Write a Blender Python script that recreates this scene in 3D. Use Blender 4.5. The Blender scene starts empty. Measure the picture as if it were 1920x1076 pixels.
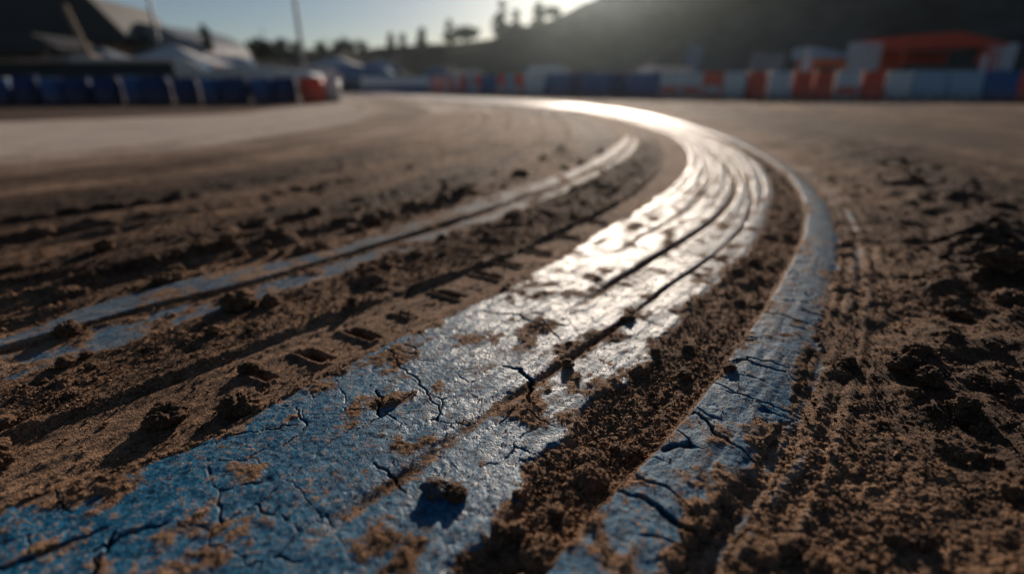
import bpy, math, random
import numpy as np
from mathutils import Vector, Matrix, noise as mnoise

random.seed(7)
rng = np.random.default_rng(11)
PI = math.pi
scene = bpy.context.scene
C = scene.collection

# ------------------------------------------------------------------ helpers
def tag(o, label=None, cat=None, group=None, kind=None):
    if label: o['label'] = label
    if cat: o['category'] = cat
    if group: o['group'] = group
    if kind: o['kind'] = kind
    return o

def empty(name, loc=(0, 0, 0), rz=0.0):
    o = bpy.data.objects.new(name, None)
    C.objects.link(o)
    o.location = loc
    o.rotation_euler = (0, 0, rz)
    o.empty_display_size = 0.2
    return o

class MB:
    """collects shapes and links them as one mesh object"""
    def __init__(s):
        s.v, s.f = [], []
    def add(s, verts, faces):
        n = len(s.v)
        s.v += [tuple(p) for p in verts]
        s.f += [tuple(i + n for i in f) for f in faces]
        return s
    def box(s, cx, cy, cz, sx, sy, sz, b=0.0, rz=0.0, taper=1.0):
        """box with chamfered vertical and top edges; taper narrows the top"""
        hx, hy, hz = sx / 2, sy / 2, sz / 2
        b = min(b, hx * .9, hy * .9, hz * .9)
        def ring(z, ix, iy, k):
            ex, ey = (hx - ix) * k, (hy - iy) * k
            c = min(max(b, 1e-4), ex * .9, ey * .9)
            if b <= 0:
                return [(-ex, -ey, z), (ex, -ey, z), (ex, ey, z), (-ex, ey, z)]
            return [(-ex + c, -ey, z), (ex - c, -ey, z), (ex, -ey + c, z), (ex, ey - c, z),
                    (ex - c, ey, z), (-ex + c, ey, z), (-ex, ey - c, z), (-ex, -ey + c, z)]
        if b <= 0:
            rings = [ring(-hz, 0, 0, 1), ring(hz, 0, 0, taper)]
        else:
            kt = 1 - (1 - taper) * (sz - b) / sz
            rings = [ring(-hz, b * .6, b * .6, 1), ring(-hz + b * .6, 0, 0, 1), ring(hz - b, 0, 0, kt),
                     ring(hz - b * .3, b * .35, b * .35, taper), ring(hz, b, b, taper)]
        n = len(rings[0])
        ca, sa = math.cos(rz), math.sin(rz)
        V = [(cx + x * ca - y * sa, cy + x * sa + y * ca, cz + z) for r in rings for x, y, z in r]
        F = [tuple(range(n))[::-1]]
        for k in range(len(rings) - 1):
            for i in range(n):
                j = (i + 1) % n
                F.append((k * n + i, k * n + j, (k + 1) * n + j, (k + 1) * n + i))
        F.append(tuple((len(rings) - 1) * n + i for i in range(n)))
        return s.add(V, F)
    def lathe(s, prof, n=24, cx=0, cy=0, cz=0, axis='z', cap=True):
        V, F = [], []
        for r, z in prof:
            for i in range(n):
                a = 2 * PI * i / n
                p = (r * math.cos(a), r * math.sin(a), z)
                if axis == 'y': p = (p[0], p[2], p[1])
                if axis == 'x': p = (p[2], p[0], p[1])
                V.append((cx + p[0], cy + p[1], cz + p[2]))
        for k in range(len(prof) - 1):
            for i in range(n):
                j = (i + 1) % n
                F.append((k * n + i, k * n + j, (k + 1) * n + j, (k + 1) * n + i))
        if cap:
            F.append(tuple(range(n))[::-1])
            F.append(tuple((len(prof) - 1) * n + i for i in range(n)))
        return s.add(V, F)
    def tube(s, a, b, r0, r1=None, n=10):
        r1 = r0 if r1 is None else r1
        a, b = Vector(a), Vector(b)
        d = (b - a).normalized()
        u = d.orthogonal().normalized(); w = d.cross(u)
        V = []
        for p, r in ((a, r0), (b, r1)):
            for i in range(n):
                t = 2 * PI * i / n
                V.append(p + u * (r * math.cos(t)) + w * (r * math.sin(t)))
        F = [(i, (i + 1) % n, n + (i + 1) % n, n + i) for i in range(n)]
        F += [tuple(range(n))[::-1], tuple(n + i for i in range(n))]
        return s.add(V, F)
    def prism(s, prof, y0, y1):
        """profile in x,z extruded along y"""
        n = len(prof)
        V = [(x, y0, z) for x, z in prof] + [(x, y1, z) for x, z in prof]
        F = [(i, (i + 1) % n, n + (i + 1) % n, n + i) for i in range(n)]
        F += [tuple(range(n))[::-1], tuple(n + i for i in range(n))]
        return s.add(V, F)
    def build(s, name, m, parent=None, smooth=False, label=None):
        me = bpy.data.meshes.new(name)
        me.from_pydata(s.v, [], s.f)
        me.update()
        me.materials.append(m)
        if smooth:
            me.shade_smooth()
        o = bpy.data.objects.new(name, me)
        C.objects.link(o)
        if parent is not None: o.parent = parent
        if label: o['label'] = label
        return o

def copy_tree(o, parent=None):
    c = o.copy(); C.objects.link(c)
    if parent is not None: c.parent = parent
    for ch in list(o.children):
        copy_tree(ch, c)
    return c

# ------------------------------------------------------------------ materials
def newmat(name):
    m = bpy.data.materials.new(name)
    m.use_nodes = True
    nt = m.node_tree
    for n in list(nt.nodes): nt.nodes.remove(n)
    out = nt.nodes.new('ShaderNodeOutputMaterial')
    b = nt.nodes.new('ShaderNodeBsdfPrincipled')
    nt.links.new(b.outputs[0], out.inputs[0])
    return m, nt, b

def N(nt, typ, **kw):
    n = nt.nodes.new(typ)
    for k, v in kw.items():
        if k in ('operation', 'data_type', 'blend_type', 'feature', 'noise_dimensions', 'attribute_name', 'clamp', 'use_clamp'):
            setattr(n, k, v)
        else:
            n.inputs[k.replace('_', ' ')].default_value = v
    return n

def L(nt, a, b): nt.links.new(a, b)

def math_(nt, op, a, b=None, c=None, clamp=False):
    n = nt.nodes.new('ShaderNodeMath'); n.operation = op; n.use_clamp = clamp
    for i, x in enumerate((a, b, c)):
        if x is None: continue
        if isinstance(x, (int, float)): n.inputs[i].default_value = x
        else: L(nt, x, n.inputs[i])
    return n.outputs[0]

def mixc(nt, f, a, b, blend='MIX'):
    n = nt.nodes.new('ShaderNodeMix'); n.data_type = 'RGBA'; n.blend_type = blend
    for idx, x in ((0, f), (6, a), (7, b)):
        if isinstance(x, (int, float)): n.inputs[idx].default_value = x
        elif isinstance(x, tuple): n.inputs[idx].default_value = (*x, 1)
        else: L(nt, x, n.inputs[idx])
    return n.outputs[2]

def ss(nt, x, lo, hi):
    n = nt.nodes.new('ShaderNodeMapRange'); n.interpolation_type = 'SMOOTHSTEP'
    n.inputs[1].default_value = lo; n.inputs[2].default_value = hi
    L(nt, x, n.inputs[0])
    return n.outputs[0]

def noise_(nt, co, scale, detail=4, rough=.55):
    n = nt.nodes.new('ShaderNodeTexNoise')
    n.inputs['Scale'].default_value = scale; n.inputs['Detail'].default_value = detail
    n.inputs['Roughness'].default_value = rough
    L(nt, co, n.inputs['Vector'])
    return n.outputs[0]

def simple(name, col, rough=.5, metal=0.0, var=.25, scale=3.0, dirt=.0, spec=.5):
    """painted / plastic / cloth surface with grime variation"""
    m, nt, b = newmat(name)
    tc = nt.nodes.new('ShaderNodeTexCoord')
    n1 = noise_(nt, tc.outputs['Object'], scale, 5)
    dark = tuple(c * (1 - var) for c in col)
    lite = tuple(min(1, c * (1 + var)) for c in col)
    c = mixc(nt, n1, dark, lite)
    if dirt > 0:
        geo = nt.nodes.new('ShaderNodeNewGeometry')
        sx = nt.nodes.new('ShaderNodeSeparateXYZ'); L(nt, geo.outputs['Position'], sx.inputs[0])
        low = ss(nt, sx.outputs[2], .5, 0.0)
        n2 = noise_(nt, tc.outputs['Object'], scale * 2.3, 6)
        f = math_(nt, 'MULTIPLY', math_(nt, 'ADD', math_(nt, 'MULTIPLY', low, .7), math_(nt, 'MULTIPLY', n2, .5)), dirt, clamp=True)
        c = mixc(nt, f, c, (.16, .105, .07))
    L(nt, c, b.inputs['Base Color'])
    r = math_(nt, 'MULTIPLY_ADD', n1, .25, rough - .12)
    L(nt, r, b.inputs['Roughness'])
    b.inputs['Metallic'].default_value = metal
    b.inputs['Specular IOR Level'].default_value = spec
    return m

def ground_material():
    m, nt, b = newmat('packed_soil_and_worn_paint')
    geo = nt.nodes.new('ShaderNodeNewGeometry')
    P = geo.outputs['Position']
    def attr(n):
        a = nt.nodes.new('ShaderNodeAttribute'); a.attribute_name = n
        return a.outputs['Fac']
    paint, dust, damp_vignette, shade = attr('paint'), attr('dust'), attr('damp_vignette'), attr('cav')
    nA = noise_(nt, P, 2.2, 5)
    nB = noise_(nt, P, 38, 5, .6)
    nC = noise_(nt, P, 210, 3, .6)
    nD = noise_(nt, P, 520, 2, .6)
    # soil
    f = math_(nt, 'ADD', math_(nt, 'MULTIPLY', nA, .45), math_(nt, 'ADD', math_(nt, 'MULTIPLY', nB, .4), math_(nt, 'MULTIPLY', nC, .35)))
    f = ss(nt, f, .42, .78)
    soil = mixc(nt, f, (.075, .038, .021), (.51, .290, .162))
    sp = ss(nt, nD, .60, .72)
    soil = mixc(nt, math_(nt, 'MULTIPLY', sp, .85), soil, (.82, .54, .32))
    sd = ss(nt, nD, .50, .36)
    soil = mixc(nt, math_(nt, 'MULTIPLY', sd, .75), soil, (.045, .027, .018))
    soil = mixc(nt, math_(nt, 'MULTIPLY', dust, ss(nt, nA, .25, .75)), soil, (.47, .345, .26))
    soil = mixc(nt, damp_vignette, soil, mixc(nt, 1.0, soil, (.26, .22, .20), 'MULTIPLY'))
    # paint
    pf = ss(nt, math_(nt, 'ADD', math_(nt, 'MULTIPLY', nB, .6), math_(nt, 'MULTIPLY', nC, .5)), .38, .75)
    pc = mixc(nt, pf, (.002, .078, .165), (.008, .215, .375))
    nE = noise_(nt, P, 62, 4, .62)
    blot = ss(nt, math_(nt, 'ADD', math_(nt, 'MULTIPLY', nE, .7), math_(nt, 'MULTIPLY', nC, .35)), .52, .40)
    pc = mixc(nt, math_(nt, 'MULTIPLY', blot, .75), pc, (.006, .022, .045))
    dustc = mixc(nt, nB, (.13, .115, .10), (.30, .27, .24))
    pc = mixc(nt, math_(nt, 'MULTIPLY', dust, .75), pc, dustc)
    # grains of soil left on the paint
    g = math_(nt, 'ADD', math_(nt, 'MULTIPLY', nC, .55), math_(nt, 'MULTIPLY', nD, .55))
    g = math_(nt, 'ADD', g, math_(nt, 'MULTIPLY', nB, .35))
    g = math_(nt, 'ADD', g, math_(nt, 'MULTIPLY_ADD', nE, .40, -.20))
    thr = math_(nt, 'MULTIPLY_ADD', paint, .55, .30)
    cov = math_(nt, 'SUBTRACT', thr, g)
    cov = ss(nt, cov, .0, .07)
    cov = math_(nt, 'MULTIPLY', cov, ss(nt, paint, .04, .30))
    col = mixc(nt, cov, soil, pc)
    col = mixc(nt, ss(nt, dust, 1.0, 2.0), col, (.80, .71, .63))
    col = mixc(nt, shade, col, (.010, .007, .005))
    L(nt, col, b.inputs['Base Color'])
    rp = math_(nt, 'ADD', math_(nt, 'MULTIPLY_ADD', nE, .40, .18), math_(nt, 'MULTIPLY', attr('dull'), .30))
    rs = math_(nt, 'MULTIPLY_ADD', damp_vignette, -.06, .90)
    rmix = nt.nodes.new('ShaderNodeMix'); rmix.data_type = 'FLOAT'
    L(nt, cov, rmix.inputs[0]); L(nt, rs, rmix.inputs[2]); L(nt, rp, rmix.inputs[3])
    L(nt, rmix.outputs[0], b.inputs['Roughness'])
    smix = math_(nt, 'MULTIPLY', math_(nt, 'MULTIPLY_ADD', cov, .16, .18), math_(nt, 'MULTIPLY_ADD', attr('dull'), -.85, 1.0))
    L(nt, smix, b.inputs['Specular IOR Level'])
    # bump
    hgt = math_(nt, 'ADD', math_(nt, 'MULTIPLY', nC, .9), math_(nt, 'MULTIPLY', nD, .8))
    hgt = math_(nt, 'ADD', hgt, math_(nt, 'MULTIPLY', nB, 1.2))
    hgt = math_(nt, 'SUBTRACT', hgt, math_(nt, 'MULTIPLY', blot, .35))
    bs = math_(nt, 'MULTIPLY_ADD', cov, -.68, 1.0)
    bump = nt.nodes.new('ShaderNodeBump')
    bump.inputs['Distance'].default_value = .0048
    L(nt, hgt, bump.inputs['Height']); L(nt, bs, bump.inputs['Strength'])
    L(nt, bump.outputs[0], b.inputs['Normal'])
    return m

M_ground = ground_material()

# ------------------------------------------------------------------ ground noise
def hsh(ix, iy, seed):
    n = (ix.astype(np.int64) * 374761393 + iy.astype(np.int64) * 668265263 + seed * 1442695041) & 0xFFFFFFFF
    n = n.astype(np.uint32)
    n = (n ^ (n >> np.uint32(13))) * np.uint32(1274126177)
    n = (n ^ (n >> np.uint32(16))) * np.uint32(2246822519)
    return n ^ (n >> np.uint32(15))

def gnoise(x, y, seed=0):
    ix, iy = np.floor(x), np.floor(y)
    fx, fy = (x - ix).astype(np.float32), (y - iy).astype(np.float32)
    ux = fx * fx * fx * (fx * (fx * 6 - 15) + 10); uy = fy * fy * fy * (fy * (fy * 6 - 15) + 10)
    def c(dx, dy):
        h = hsh(ix + dx, iy + dy, seed)
        gx = (h & np.uint32(0xFFFF)).astype(np.float32) / 32768 - 1
        gy = (h >> np.uint32(16)).astype(np.float32) / 32768 - 1
        return gx * (fx - dx) + gy * (fy - dy)
    a, b_, c_, d = c(0, 0), c(1, 0), c(0, 1), c(1, 1)
    x0 = a + (b_ - a) * ux; x1 = c_ + (d - c_) * ux
    return (x0 + (x1 - x0) * uy) * 1.4

def fbm(x, y, wl, octs, seed=0, gain=.5, cell=None):
    """fractal noise, wavelength wl; octaves finer than the mesh are faded out"""
    h = 0; amp = 1.0
    ca, sa = .8, .6
    for o in range(octs):
        w = wl / 2 ** o
        n = gnoise(x / w, y / w, seed + o * 17)
        if cell is not None:
            n = n * np.clip((w / cell - 2) / 3, 0, 1)
        h = h + amp * n
        amp *= gain
        x, y = x * ca - y * sa, x * sa + y * ca
    return h

def lumps(x, y, wl, seed=0, dens=.7, cell=None):
    """rounded clods: bumps of random radius scattered on jittered cells"""
    X, Y = x / wl, y / wl
    ix, iy = np.floor(X), np.floor(Y)
    best = np.zeros(X.shape, np.float32)
    for dx in (-1, 0, 1):
        for dy in (-1, 0, 1):
            h = hsh(ix + dx, iy + dy, seed)
            px = ix + dx + .1 + .8 * (h & np.uint32(0x3FF)).astype(np.float32) / 1023
            py = iy + dy + .1 + .8 * ((h >> np.uint32(10)) & np.uint32(0x3FF)).astype(np.float32) / 1023
            rr = ((h >> np.uint32(20)) & np.uint32(0xFFF)).astype(np.float32) / 4095
            rad = np.where(rr < dens, .25 + .55 * (rr / dens), 0)
            d2 = (X - px) ** 2 + (Y - py) ** 2
            k = np.where(rad > 0, np.clip(1 - d2 / np.maximum(rad, 1e-3) ** 2, 0, 1), 0)
            best = np.maximum(best, np.sqrt(k) * rad)
    if cell is not None:
        best = best * np.clip((wl / cell - 2) / 3, 0, 1)
    return best

def cracks(x, y, wl, seed=0):
    """distance to the borders of irregular cells (0 on the border)"""
    X, Y = x / wl, y / wl
    ix, iy = np.floor(X), np.floor(Y)
    f1 = np.full(X.shape, 9, np.float32); f2 = f1.copy()
    for dx in (-1, 0, 1):
        for dy in (-1, 0, 1):
            h = hsh(ix + dx, iy + dy, seed)
            px = ix + dx + (h & np.uint32(0xFFFF)).astype(np.float32) / 65535
            py = iy + dy + (h >> np.uint32(16)).astype(np.float32) / 65535
            d = np.sqrt((X - px) ** 2 + (Y - py) ** 2)
            f2 = np.minimum(f2, np.maximum(f1, d)); f1 = np.minimum(f1, d)
    return (f2 - f1) * wl

def sm(a, b, x):
    t = np.clip((x - a) / (b - a), 0, 1)
    return t * t * (3 - 2 * t)

# ------------------------------------------------------------------ ground sheet: a polar sheet, finest where the soil is seen close
th_f = np.linspace(-math.radians(63), math.radians(63), 1400)
th_b = np.linspace(math.radians(63), 2 * PI - math.radians(63), 92)[1:-1]
TH = np.concatenate([th_f, th_b])
rs = [0.012]
while rs[-1] < 900:
    r = rs[-1]
    if r < .27: d = .009
    else: d = min(max(.0016, .0031 * r ** 1.5), .07 * r)
    rs.append(r + d)
RS = np.array(rs)
nr, nth = len(RS), len(TH)
GX = (RS[:, None] * np.sin(TH)[None, :]).ravel()
GY = (RS[:, None] * np.cos(TH)[None, :]).ravel()
GR = np.repeat(RS, nth)
CELL = np.maximum(np.gradient(RS)[:, None], RS[:, None] * np.where(np.arange(nth) < 1400, .0016, .05)[None, :]).ravel().astype(np.float32)

# the curve of the racing line: left edge of the raised strip, seen from above
REF = np.array([(-2.6, -1.9), (-1.3, -.95), (-.55, -.28), (-.12, .16), (.07, .388), (.126, .454), (.218, .56), (.395, .782), (.55, 1.0), (.743, 1.282), (.955, 1.63),
                (1.20, 2.143), (1.456, 2.902), (1.68, 3.998), (1.84, 5.521), (1.86, 7.6), (1.55, 10.3), (.75, 13.2), (-.6, 16.6), (-3.2, 21.5), (-7, 28), (-14, 38), (-24, 52)])
def resample(P, step_fn=None, n=900):
    # Catmull-Rom through the points, then even steps in a stretched parameter
    Q = [P[0] * 2 - P[1], *P, P[-1] * 2 - P[-2]]
    out = []
    for i in range(1, len(Q) - 2):
        p0, p1, p2, p3 = Q[i - 1], Q[i], Q[i + 1], Q[i + 2]
        d = [max(1e-6, np.linalg.norm(b - a)) ** .5 for a, b in ((p0, p1), (p1, p2), (p2, p3))]
        t0, t1 = 0, d[0]; t2 = t1 + d[1]; t3 = t2 + d[2]
        for t in np.linspace(t1, t2, 24, endpoint=False):
            a1 = (t1 - t) / (t1 - t0) * p0 + (t - t0) / (t1 - t0) * p1
            a2 = (t2 - t) / (t2 - t1) * p1 + (t - t1) / (t2 - t1) * p2
            a3 = (t3 - t) / (t3 - t2) * p2 + (t - t2) / (t3 - t2) * p3
            b1 = (t2 - t) / (t2 - t0) * a1 + (t - t0) / (t2 - t0) * a2
            b2 = (t3 - t) / (t3 - t1) * a2 + (t - t1) / (t3 - t1) * a3
            out.append((t2 - t) / (t2 - t1) * b1 + (t - t1) / (t2 - t1) * b2)
    out.append(P[-1])
    return np.array(out)
RC = resample(REF)
SEG = np.diff(RC, axis=0); SL = np.linalg.norm(SEG, axis=1)
SC = np.concatenate([[0], np.cumsum(SL)])

def to_st(x, y):
    """arc length along the curve and signed offset to its right"""
    x = np.asarray(x, np.float64).ravel(); y = np.asarray(y, np.float64).ravel()
    S = np.empty(x.size); T = np.empty(x.size)
    ch = 20000
    A = RC[:-1].astype(np.float32); D = SEG.astype(np.float32); L2 = (SL ** 2).astype(np.float32)
    mid = (RC[:-1] + RC[1:]) / 2
    for i in range(0, x.size, ch):
        px, py = x[i:i + ch], y[i:i + ch]
        d2 = (px[:, None].astype(np.float32) - mid[None, :, 0].astype(np.float32)) ** 2 + (py[:, None].astype(np.float32) - mid[None, :, 1].astype(np.float32)) ** 2
        k = np.argmin(d2, axis=1)
        bd = np.full(px.size, 1e18); bs = np.zeros(px.size); bt = np.zeros(px.size)
        for off in (-1, 0, 1):
            kk = np.clip(k + off, 0, len(SL) - 1)
            ax, ay = RC[kk, 0], RC[kk, 1]; dx, dy = SEG[kk, 0], SEG[kk, 1]
            u = ((px - ax) * dx + (py - ay) * dy) / SL[kk] ** 2
            uc = np.clip(u, 0, 1)
            qx, qy = ax + uc * dx, ay + uc * dy
            dd = (px - qx) ** 2 + (py - qy) ** 2
            side = np.sign((px - ax) * dy - (py - ay) * dx)
            b = dd < bd
            bd = np.where(b, dd, bd); bs = np.where(b, SC[kk] + uc * SL[kk], bs); bt = np.where(b, side * np.sqrt(dd), bt)
        S[i:i + ch] = bs; T[i:i + ch] = bt
    return S, T

S, T = to_st(GX, GY)

def edge(pts, end=None, tail=None):
    """a line that runs beside the curve: offset as a smooth function of arc length"""
    p = np.array(pts)
    s, t = to_st(p[:, 0], p[:, 1])
    o = np.argsort(s); s, t = s[o], t[o]
    if end is not None:
        for de, te in end:
            s = np.append(s, s[-1] + de); t = np.append(t, te)
    g = np.concatenate([np.arange(0, 16, .01), np.arange(16, 90, .25)])
    v = np.interp(g, s, t)
    k = np.exp(-np.linspace(-2, 2, 15) ** 2); k /= k.sum()
    vp = np.pad(v, 7, mode='edge'); v = np.convolve(vp, k, 'valid')
    return np.interp(S, g, v), (g, v)

tAl, gAl = edge([(-0.544, 0.419), (-0.481, 0.471), (-0.411, 0.508), (-0.373, 0.56), (-0.316, 0.649), (-0.236, 0.772), (-0.115, 0.913), (0.051, 1.159), (0.282, 1.548), (0.575, 2.034), (0.906, 2.713), (1.129, 3.367), (1.397, 4.642)], end=[(1.5, -.42), (3.4, -.50), (3.4, -1.3), (5, -2.1), (12, -2.6)])
tAr, gAr = edge([(-0.045, 0.342), (-0.015, 0.415), (0.035, 0.48), (0.088, 0.56), (0.145, 0.635), (0.257, 0.782), (0.393, 0.994), (0.617, 1.282), (0.896, 1.761), (1.153, 2.263), (1.414, 3.006), (1.646, 4.192)], end=[(1, -.03), (2.5, .02), (4, .3), (6, .6)])
tBr, gBr = edge([(0.162, 0.342), (0.209, 0.401), (0.309, 0.498), (0.458, 0.694), (0.674, 0.994), (0.856, 1.282), (1.111, 1.761), (1.317, 2.263), (1.559, 3.118), (1.824, 4.318)], end=[(2, .16), (5, .2)])
tC, gC = edge([(0.352, 0.508), (0.5, 0.694), (0.73, 0.994), (0.933, 1.282), (1.195, 1.761), (1.425, 2.328), (1.654, 3.118)], end=[(2, .2)])
tD1u, gD1u = edge([(-0.9, 0.801), (-0.833, 0.966), (-0.699, 1.122), (-0.505, 1.282), (-0.287, 1.684), (-0.022, 2.143), (0.236, 2.545), (0.582, 3.367), (0.93, 4.406), (1.1, 5.3)], end=[(2, -.6)])
tD1l, gD1l = edge([(-0.864, 0.763), (-0.742, 0.913), (-0.587, 1.071), (-0.383, 1.353), (-.235, 1.58), (.03, 1.99), (.33, 2.53), (.69, 3.37), (.99, 4.4)], end=[(2, -.58)])
tD2l, gD2l = edge([(-0.80, 0.62), (-0.739, 0.71), (-0.473, 1.055), (-0.354, 1.238), (-0.176, 1.488), (0.08, 1.888), (0.474, 2.713), (0.907, 3.82), (1.09, 4.642)], end=[(2, -.53)])
tRid, gRid = edge([(-.52, .70), (-0.292, 0.994), (-0.175, 1.122), (-0.028, 1.291), (0.211, 1.648), (0.62, 2.396), (0.891, 3.118), (1.17, 4.3)], end=[(2, -.45)])
tG2, gG2 = edge([(-0.10, 0.498), (-0.056, 0.56), (-0.008, 0.62), (0.076, 0.715), (0.163, 0.822), (0.343, 1.055), (0.533, 1.282), (0.717, 1.548), (0.959, 2.034), (1.142, 2.545), (1.4, 3.6)], end=[(2, -.2), (5, -.25)])
tG3, gG3 = edge([(0.231, 1.087), (0.42, 1.329), (0.638, 1.614), (0.884, 2.034), (1.143, 2.713), (1.34, 3.6)], end=[(2, -.28), (5, -.35)])
tBm, gBm = edge([(0.95, 0.80), (1.249, 1.282), (1.683, 2.034), (2.163, 3.118), (2.608, 4.642)], end=[(3, .7)])

S32, T32, X32, Y32 = S.astype(np.float32), T.astype(np.float32), GX, GY
wob = fbm(X32, Y32, .11, 3, 3, cell=CELL)                 # edge wobble
wobf = fbm(X32, Y32, .018, 2, 5, cell=CELL)
big = fbm(X32, Y32, .9, 3, 21, cell=CELL)
mid = fbm(X32, Y32, .16, 4, 31, cell=CELL)
fine = fbm(X32, Y32, .022, 4, 41, gain=.62, cell=CELL)
streak = fbm(S32 * .55, T32 * 7, .5, 4, 51, cell=CELL * 7)
streakf = fbm(S32 * .6, T32 * 9, .16, 3, 57, cell=CELL * 9)
streakB = fbm(S32 * .25, T32 * 2.2, .9, 3, 53, cell=CELL * 3)
wornS = fbm(S32 * .35, T32, .06, 4, 97, gain=.6, cell=CELL)
bandN = fbm(S32 * .07, T32 * .9, .7, 4, 141, cell=CELL)
L1 = lumps(X32, Y32, .060, 61, .55, CELL)
L2 = lumps(X32 + 5, Y32 + 3, .026, 63, .7, CELL)
L3 = lumps(X32 + 9, Y32 + 7, .0115, 65, .8, CELL)

# ---- coverage of paint
wJ = wob * .008 + wobf * .006 + mid * .004
near = sm(1.1, .45, GR)
dA = np.minimum(T - tAl + wJ, tAr - T + wJ * 1.6 + wob * .02 * near)
mA = sm(-.003, .007, dA)
dB = np.minimum(T + wJ * .5, tBr - T + wJ * 1.6)
mB = sm(-.003, .006, dB)
endD = sm(9.0, 7.4, S)
dD1 = np.minimum(T - tD1u + wJ * 1.6, tD1l - T + wJ * .4)
mD1 = sm(-.003, .008, dD1) * endD
dD2 = np.minimum(T - tD1l - .012 + wJ * .6, tD2l - T + wJ * 2)
mD2 = sm(-.003, .010, dD2) * endD

# ---- soil zones
leftfield = sm(.0, -.10, T - tD1u)
clumpz = sm(-.02, .03, T - tD2l) * sm(.03, -.04, T - tRid) * sm(12, 7, S)
lane = sm(-.01, .02, T - tRid) * sm(.0, -.012, T - tAl) * sm(12, 8, S)
rut = sm(-.01, .02, T - tAr) * sm(.004, -.012, T) * sm(14, 9, S)
rightf = sm(.0, .05, T - tC)
furrow = sm(-.004, .012, T - tBr) * sm(.06, .02, T - tC) * sm(13, 8, S)
patch = sm(-.1, .35, fbm(X32, Y32, .30, 3, 71, cell=CELL))

flat = rightf * sm(2.9, 2.4, T - tBm + 2.6)
L4 = lumps(X32 + 4, Y32 + 8, .0062, 67, .85, CELL)
soil = (big * .010 + mid * .0035) * (1 - .55 * flat) + fine * .0010 + L3 * .0020 * (.2 + .8 * patch) + L4 * .0042 + L2 * patch * .0012
def ruts(lines, wd, dep, ridge):
    h = np.zeros(GX.size); d = np.zeros(GX.size)
    for i, (c, k) in enumerate(lines):
        o = T - c + .05 * gnoise(S / 1.7, S * 0 + i * 3.3, 200 + i) + wob * .02
        g = np.exp(-(o / wd) ** 2); r_ = np.exp(-((o - 1.9 * wd) / (wd * .8)) ** 2)
        fade = np.clip(.55 + 1.2 * gnoise(S / .9, S * 0 + i, 210 + i), 0, 1)
        h += k * fade * (-dep * g + ridge * r_ * (.5 + L1 + .7 * L2)); d += k * fade * (g * .6 + r_ * .7 * (.3 + patch))
    return h, np.clip(d, 0, 1)
rutL, rutLd = ruts([(-.86, .7), (-1.04, .8), (-1.32, 1), (-1.55, .8), (-1.95, 1), (-2.25, 1), (-2.45, .7), (-3.2, .8), (-4.3, .8)], .040, .012, .030)
rutR, rutRd = ruts([(.98, .6), (1.35, .9), (1.7, .8), (2.3, 1), (2.7, .8), (3.4, 1), (4.4, .8)], .060, .030, .055)
rutL, rutLd = rutL * leftfield, rutLd * leftfield
rutR, rutRd = rutR * sm(.3, .7, T) * sm(2.6, 3.6, S), rutRd * sm(.3, .7, T) * sm(2.6, 3.6, S)
soil += rutL + rutR
soil += leftfield * (streak * .016 * sm(-3.6, -.6, T - tD1u) + streakf * .004 + L1 * .006 * patch * sm(-.9, -.05, T - tD1u) - .004)
soil += clumpz * sm(.02, -.10, T - tRid) * (L1 * .014 * patch + L2 * .0065 * (.3 + patch) + L3 * .003 + mid * .005 - .004)
soil = soil * (1 - lane * .72) + lane * (-.009 + streakf * .0025 + fine * .0008)
ridl = np.exp(-((T - tRid) / .011) ** 2) * sm(12, 7, S)
soil += ridl * (.0045 + wob * .004 + L2 * .003)
soil += rut * (-.006 + L2 * .0016 * (.2 + patch) + L3 * .0012 + L1 * .0012 * patch + streakf * .003)
fur = np.cos((T - tBr) / .031 * 2 * PI + wob * .7 + streak * 1.2)
soil += furrow * (fur * .0026 * sm(-.5, .2, wornS + .4 * streakf) + .001 + L2 * .004 * patch)
bermd = np.exp(-((T - tBm - .10 + .08 * mid) / (.11 + .035 * S32.clip(0, 12))) ** 2) * sm(3.3, 4.3, S) * sm(13, 9.5, S)
soil += rightf * (sm(.05, .5, T) * .006 + L2 * .0012 * patch + mid * .0015 + fine * .0008)
soil += bermd * (.034 + L1 * .030 * (.3 + patch) + mid * .014 + L2 * .006)
br2 = sm(.2, .5, T - tBm) * sm(14, 9, S)
soil += br2 * (streak * .018 + L1 * .012)

# painted slabs
fineP = fbm(X32, Y32, .009, 3, 81, gain=.7, cell=CELL)
strk2 = fbm(S32 * .12, T32, .012, 3, 131, cell=CELL)
slab = big * .003 + mid * .0018 + fine * .0006 + fineP * .0006 + strk2 * .0008 * sm(3.0, 3.8, S)
hA = slab + .002 - .003 * sm(.014, 0, dA) + streakf * .0016 * sm(3.4, 5, S)
hB = slab + .008 * (1 - np.abs(np.clip(((T - tBr * .36) / (tBr * .66)), -1, 1)) ** 2.6) + .004 + streakf * .0012 + fine * .0006
hD1 = slab + .009 + streakf * .0015
hD2 = slab - .001 + streakf * .002

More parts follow.
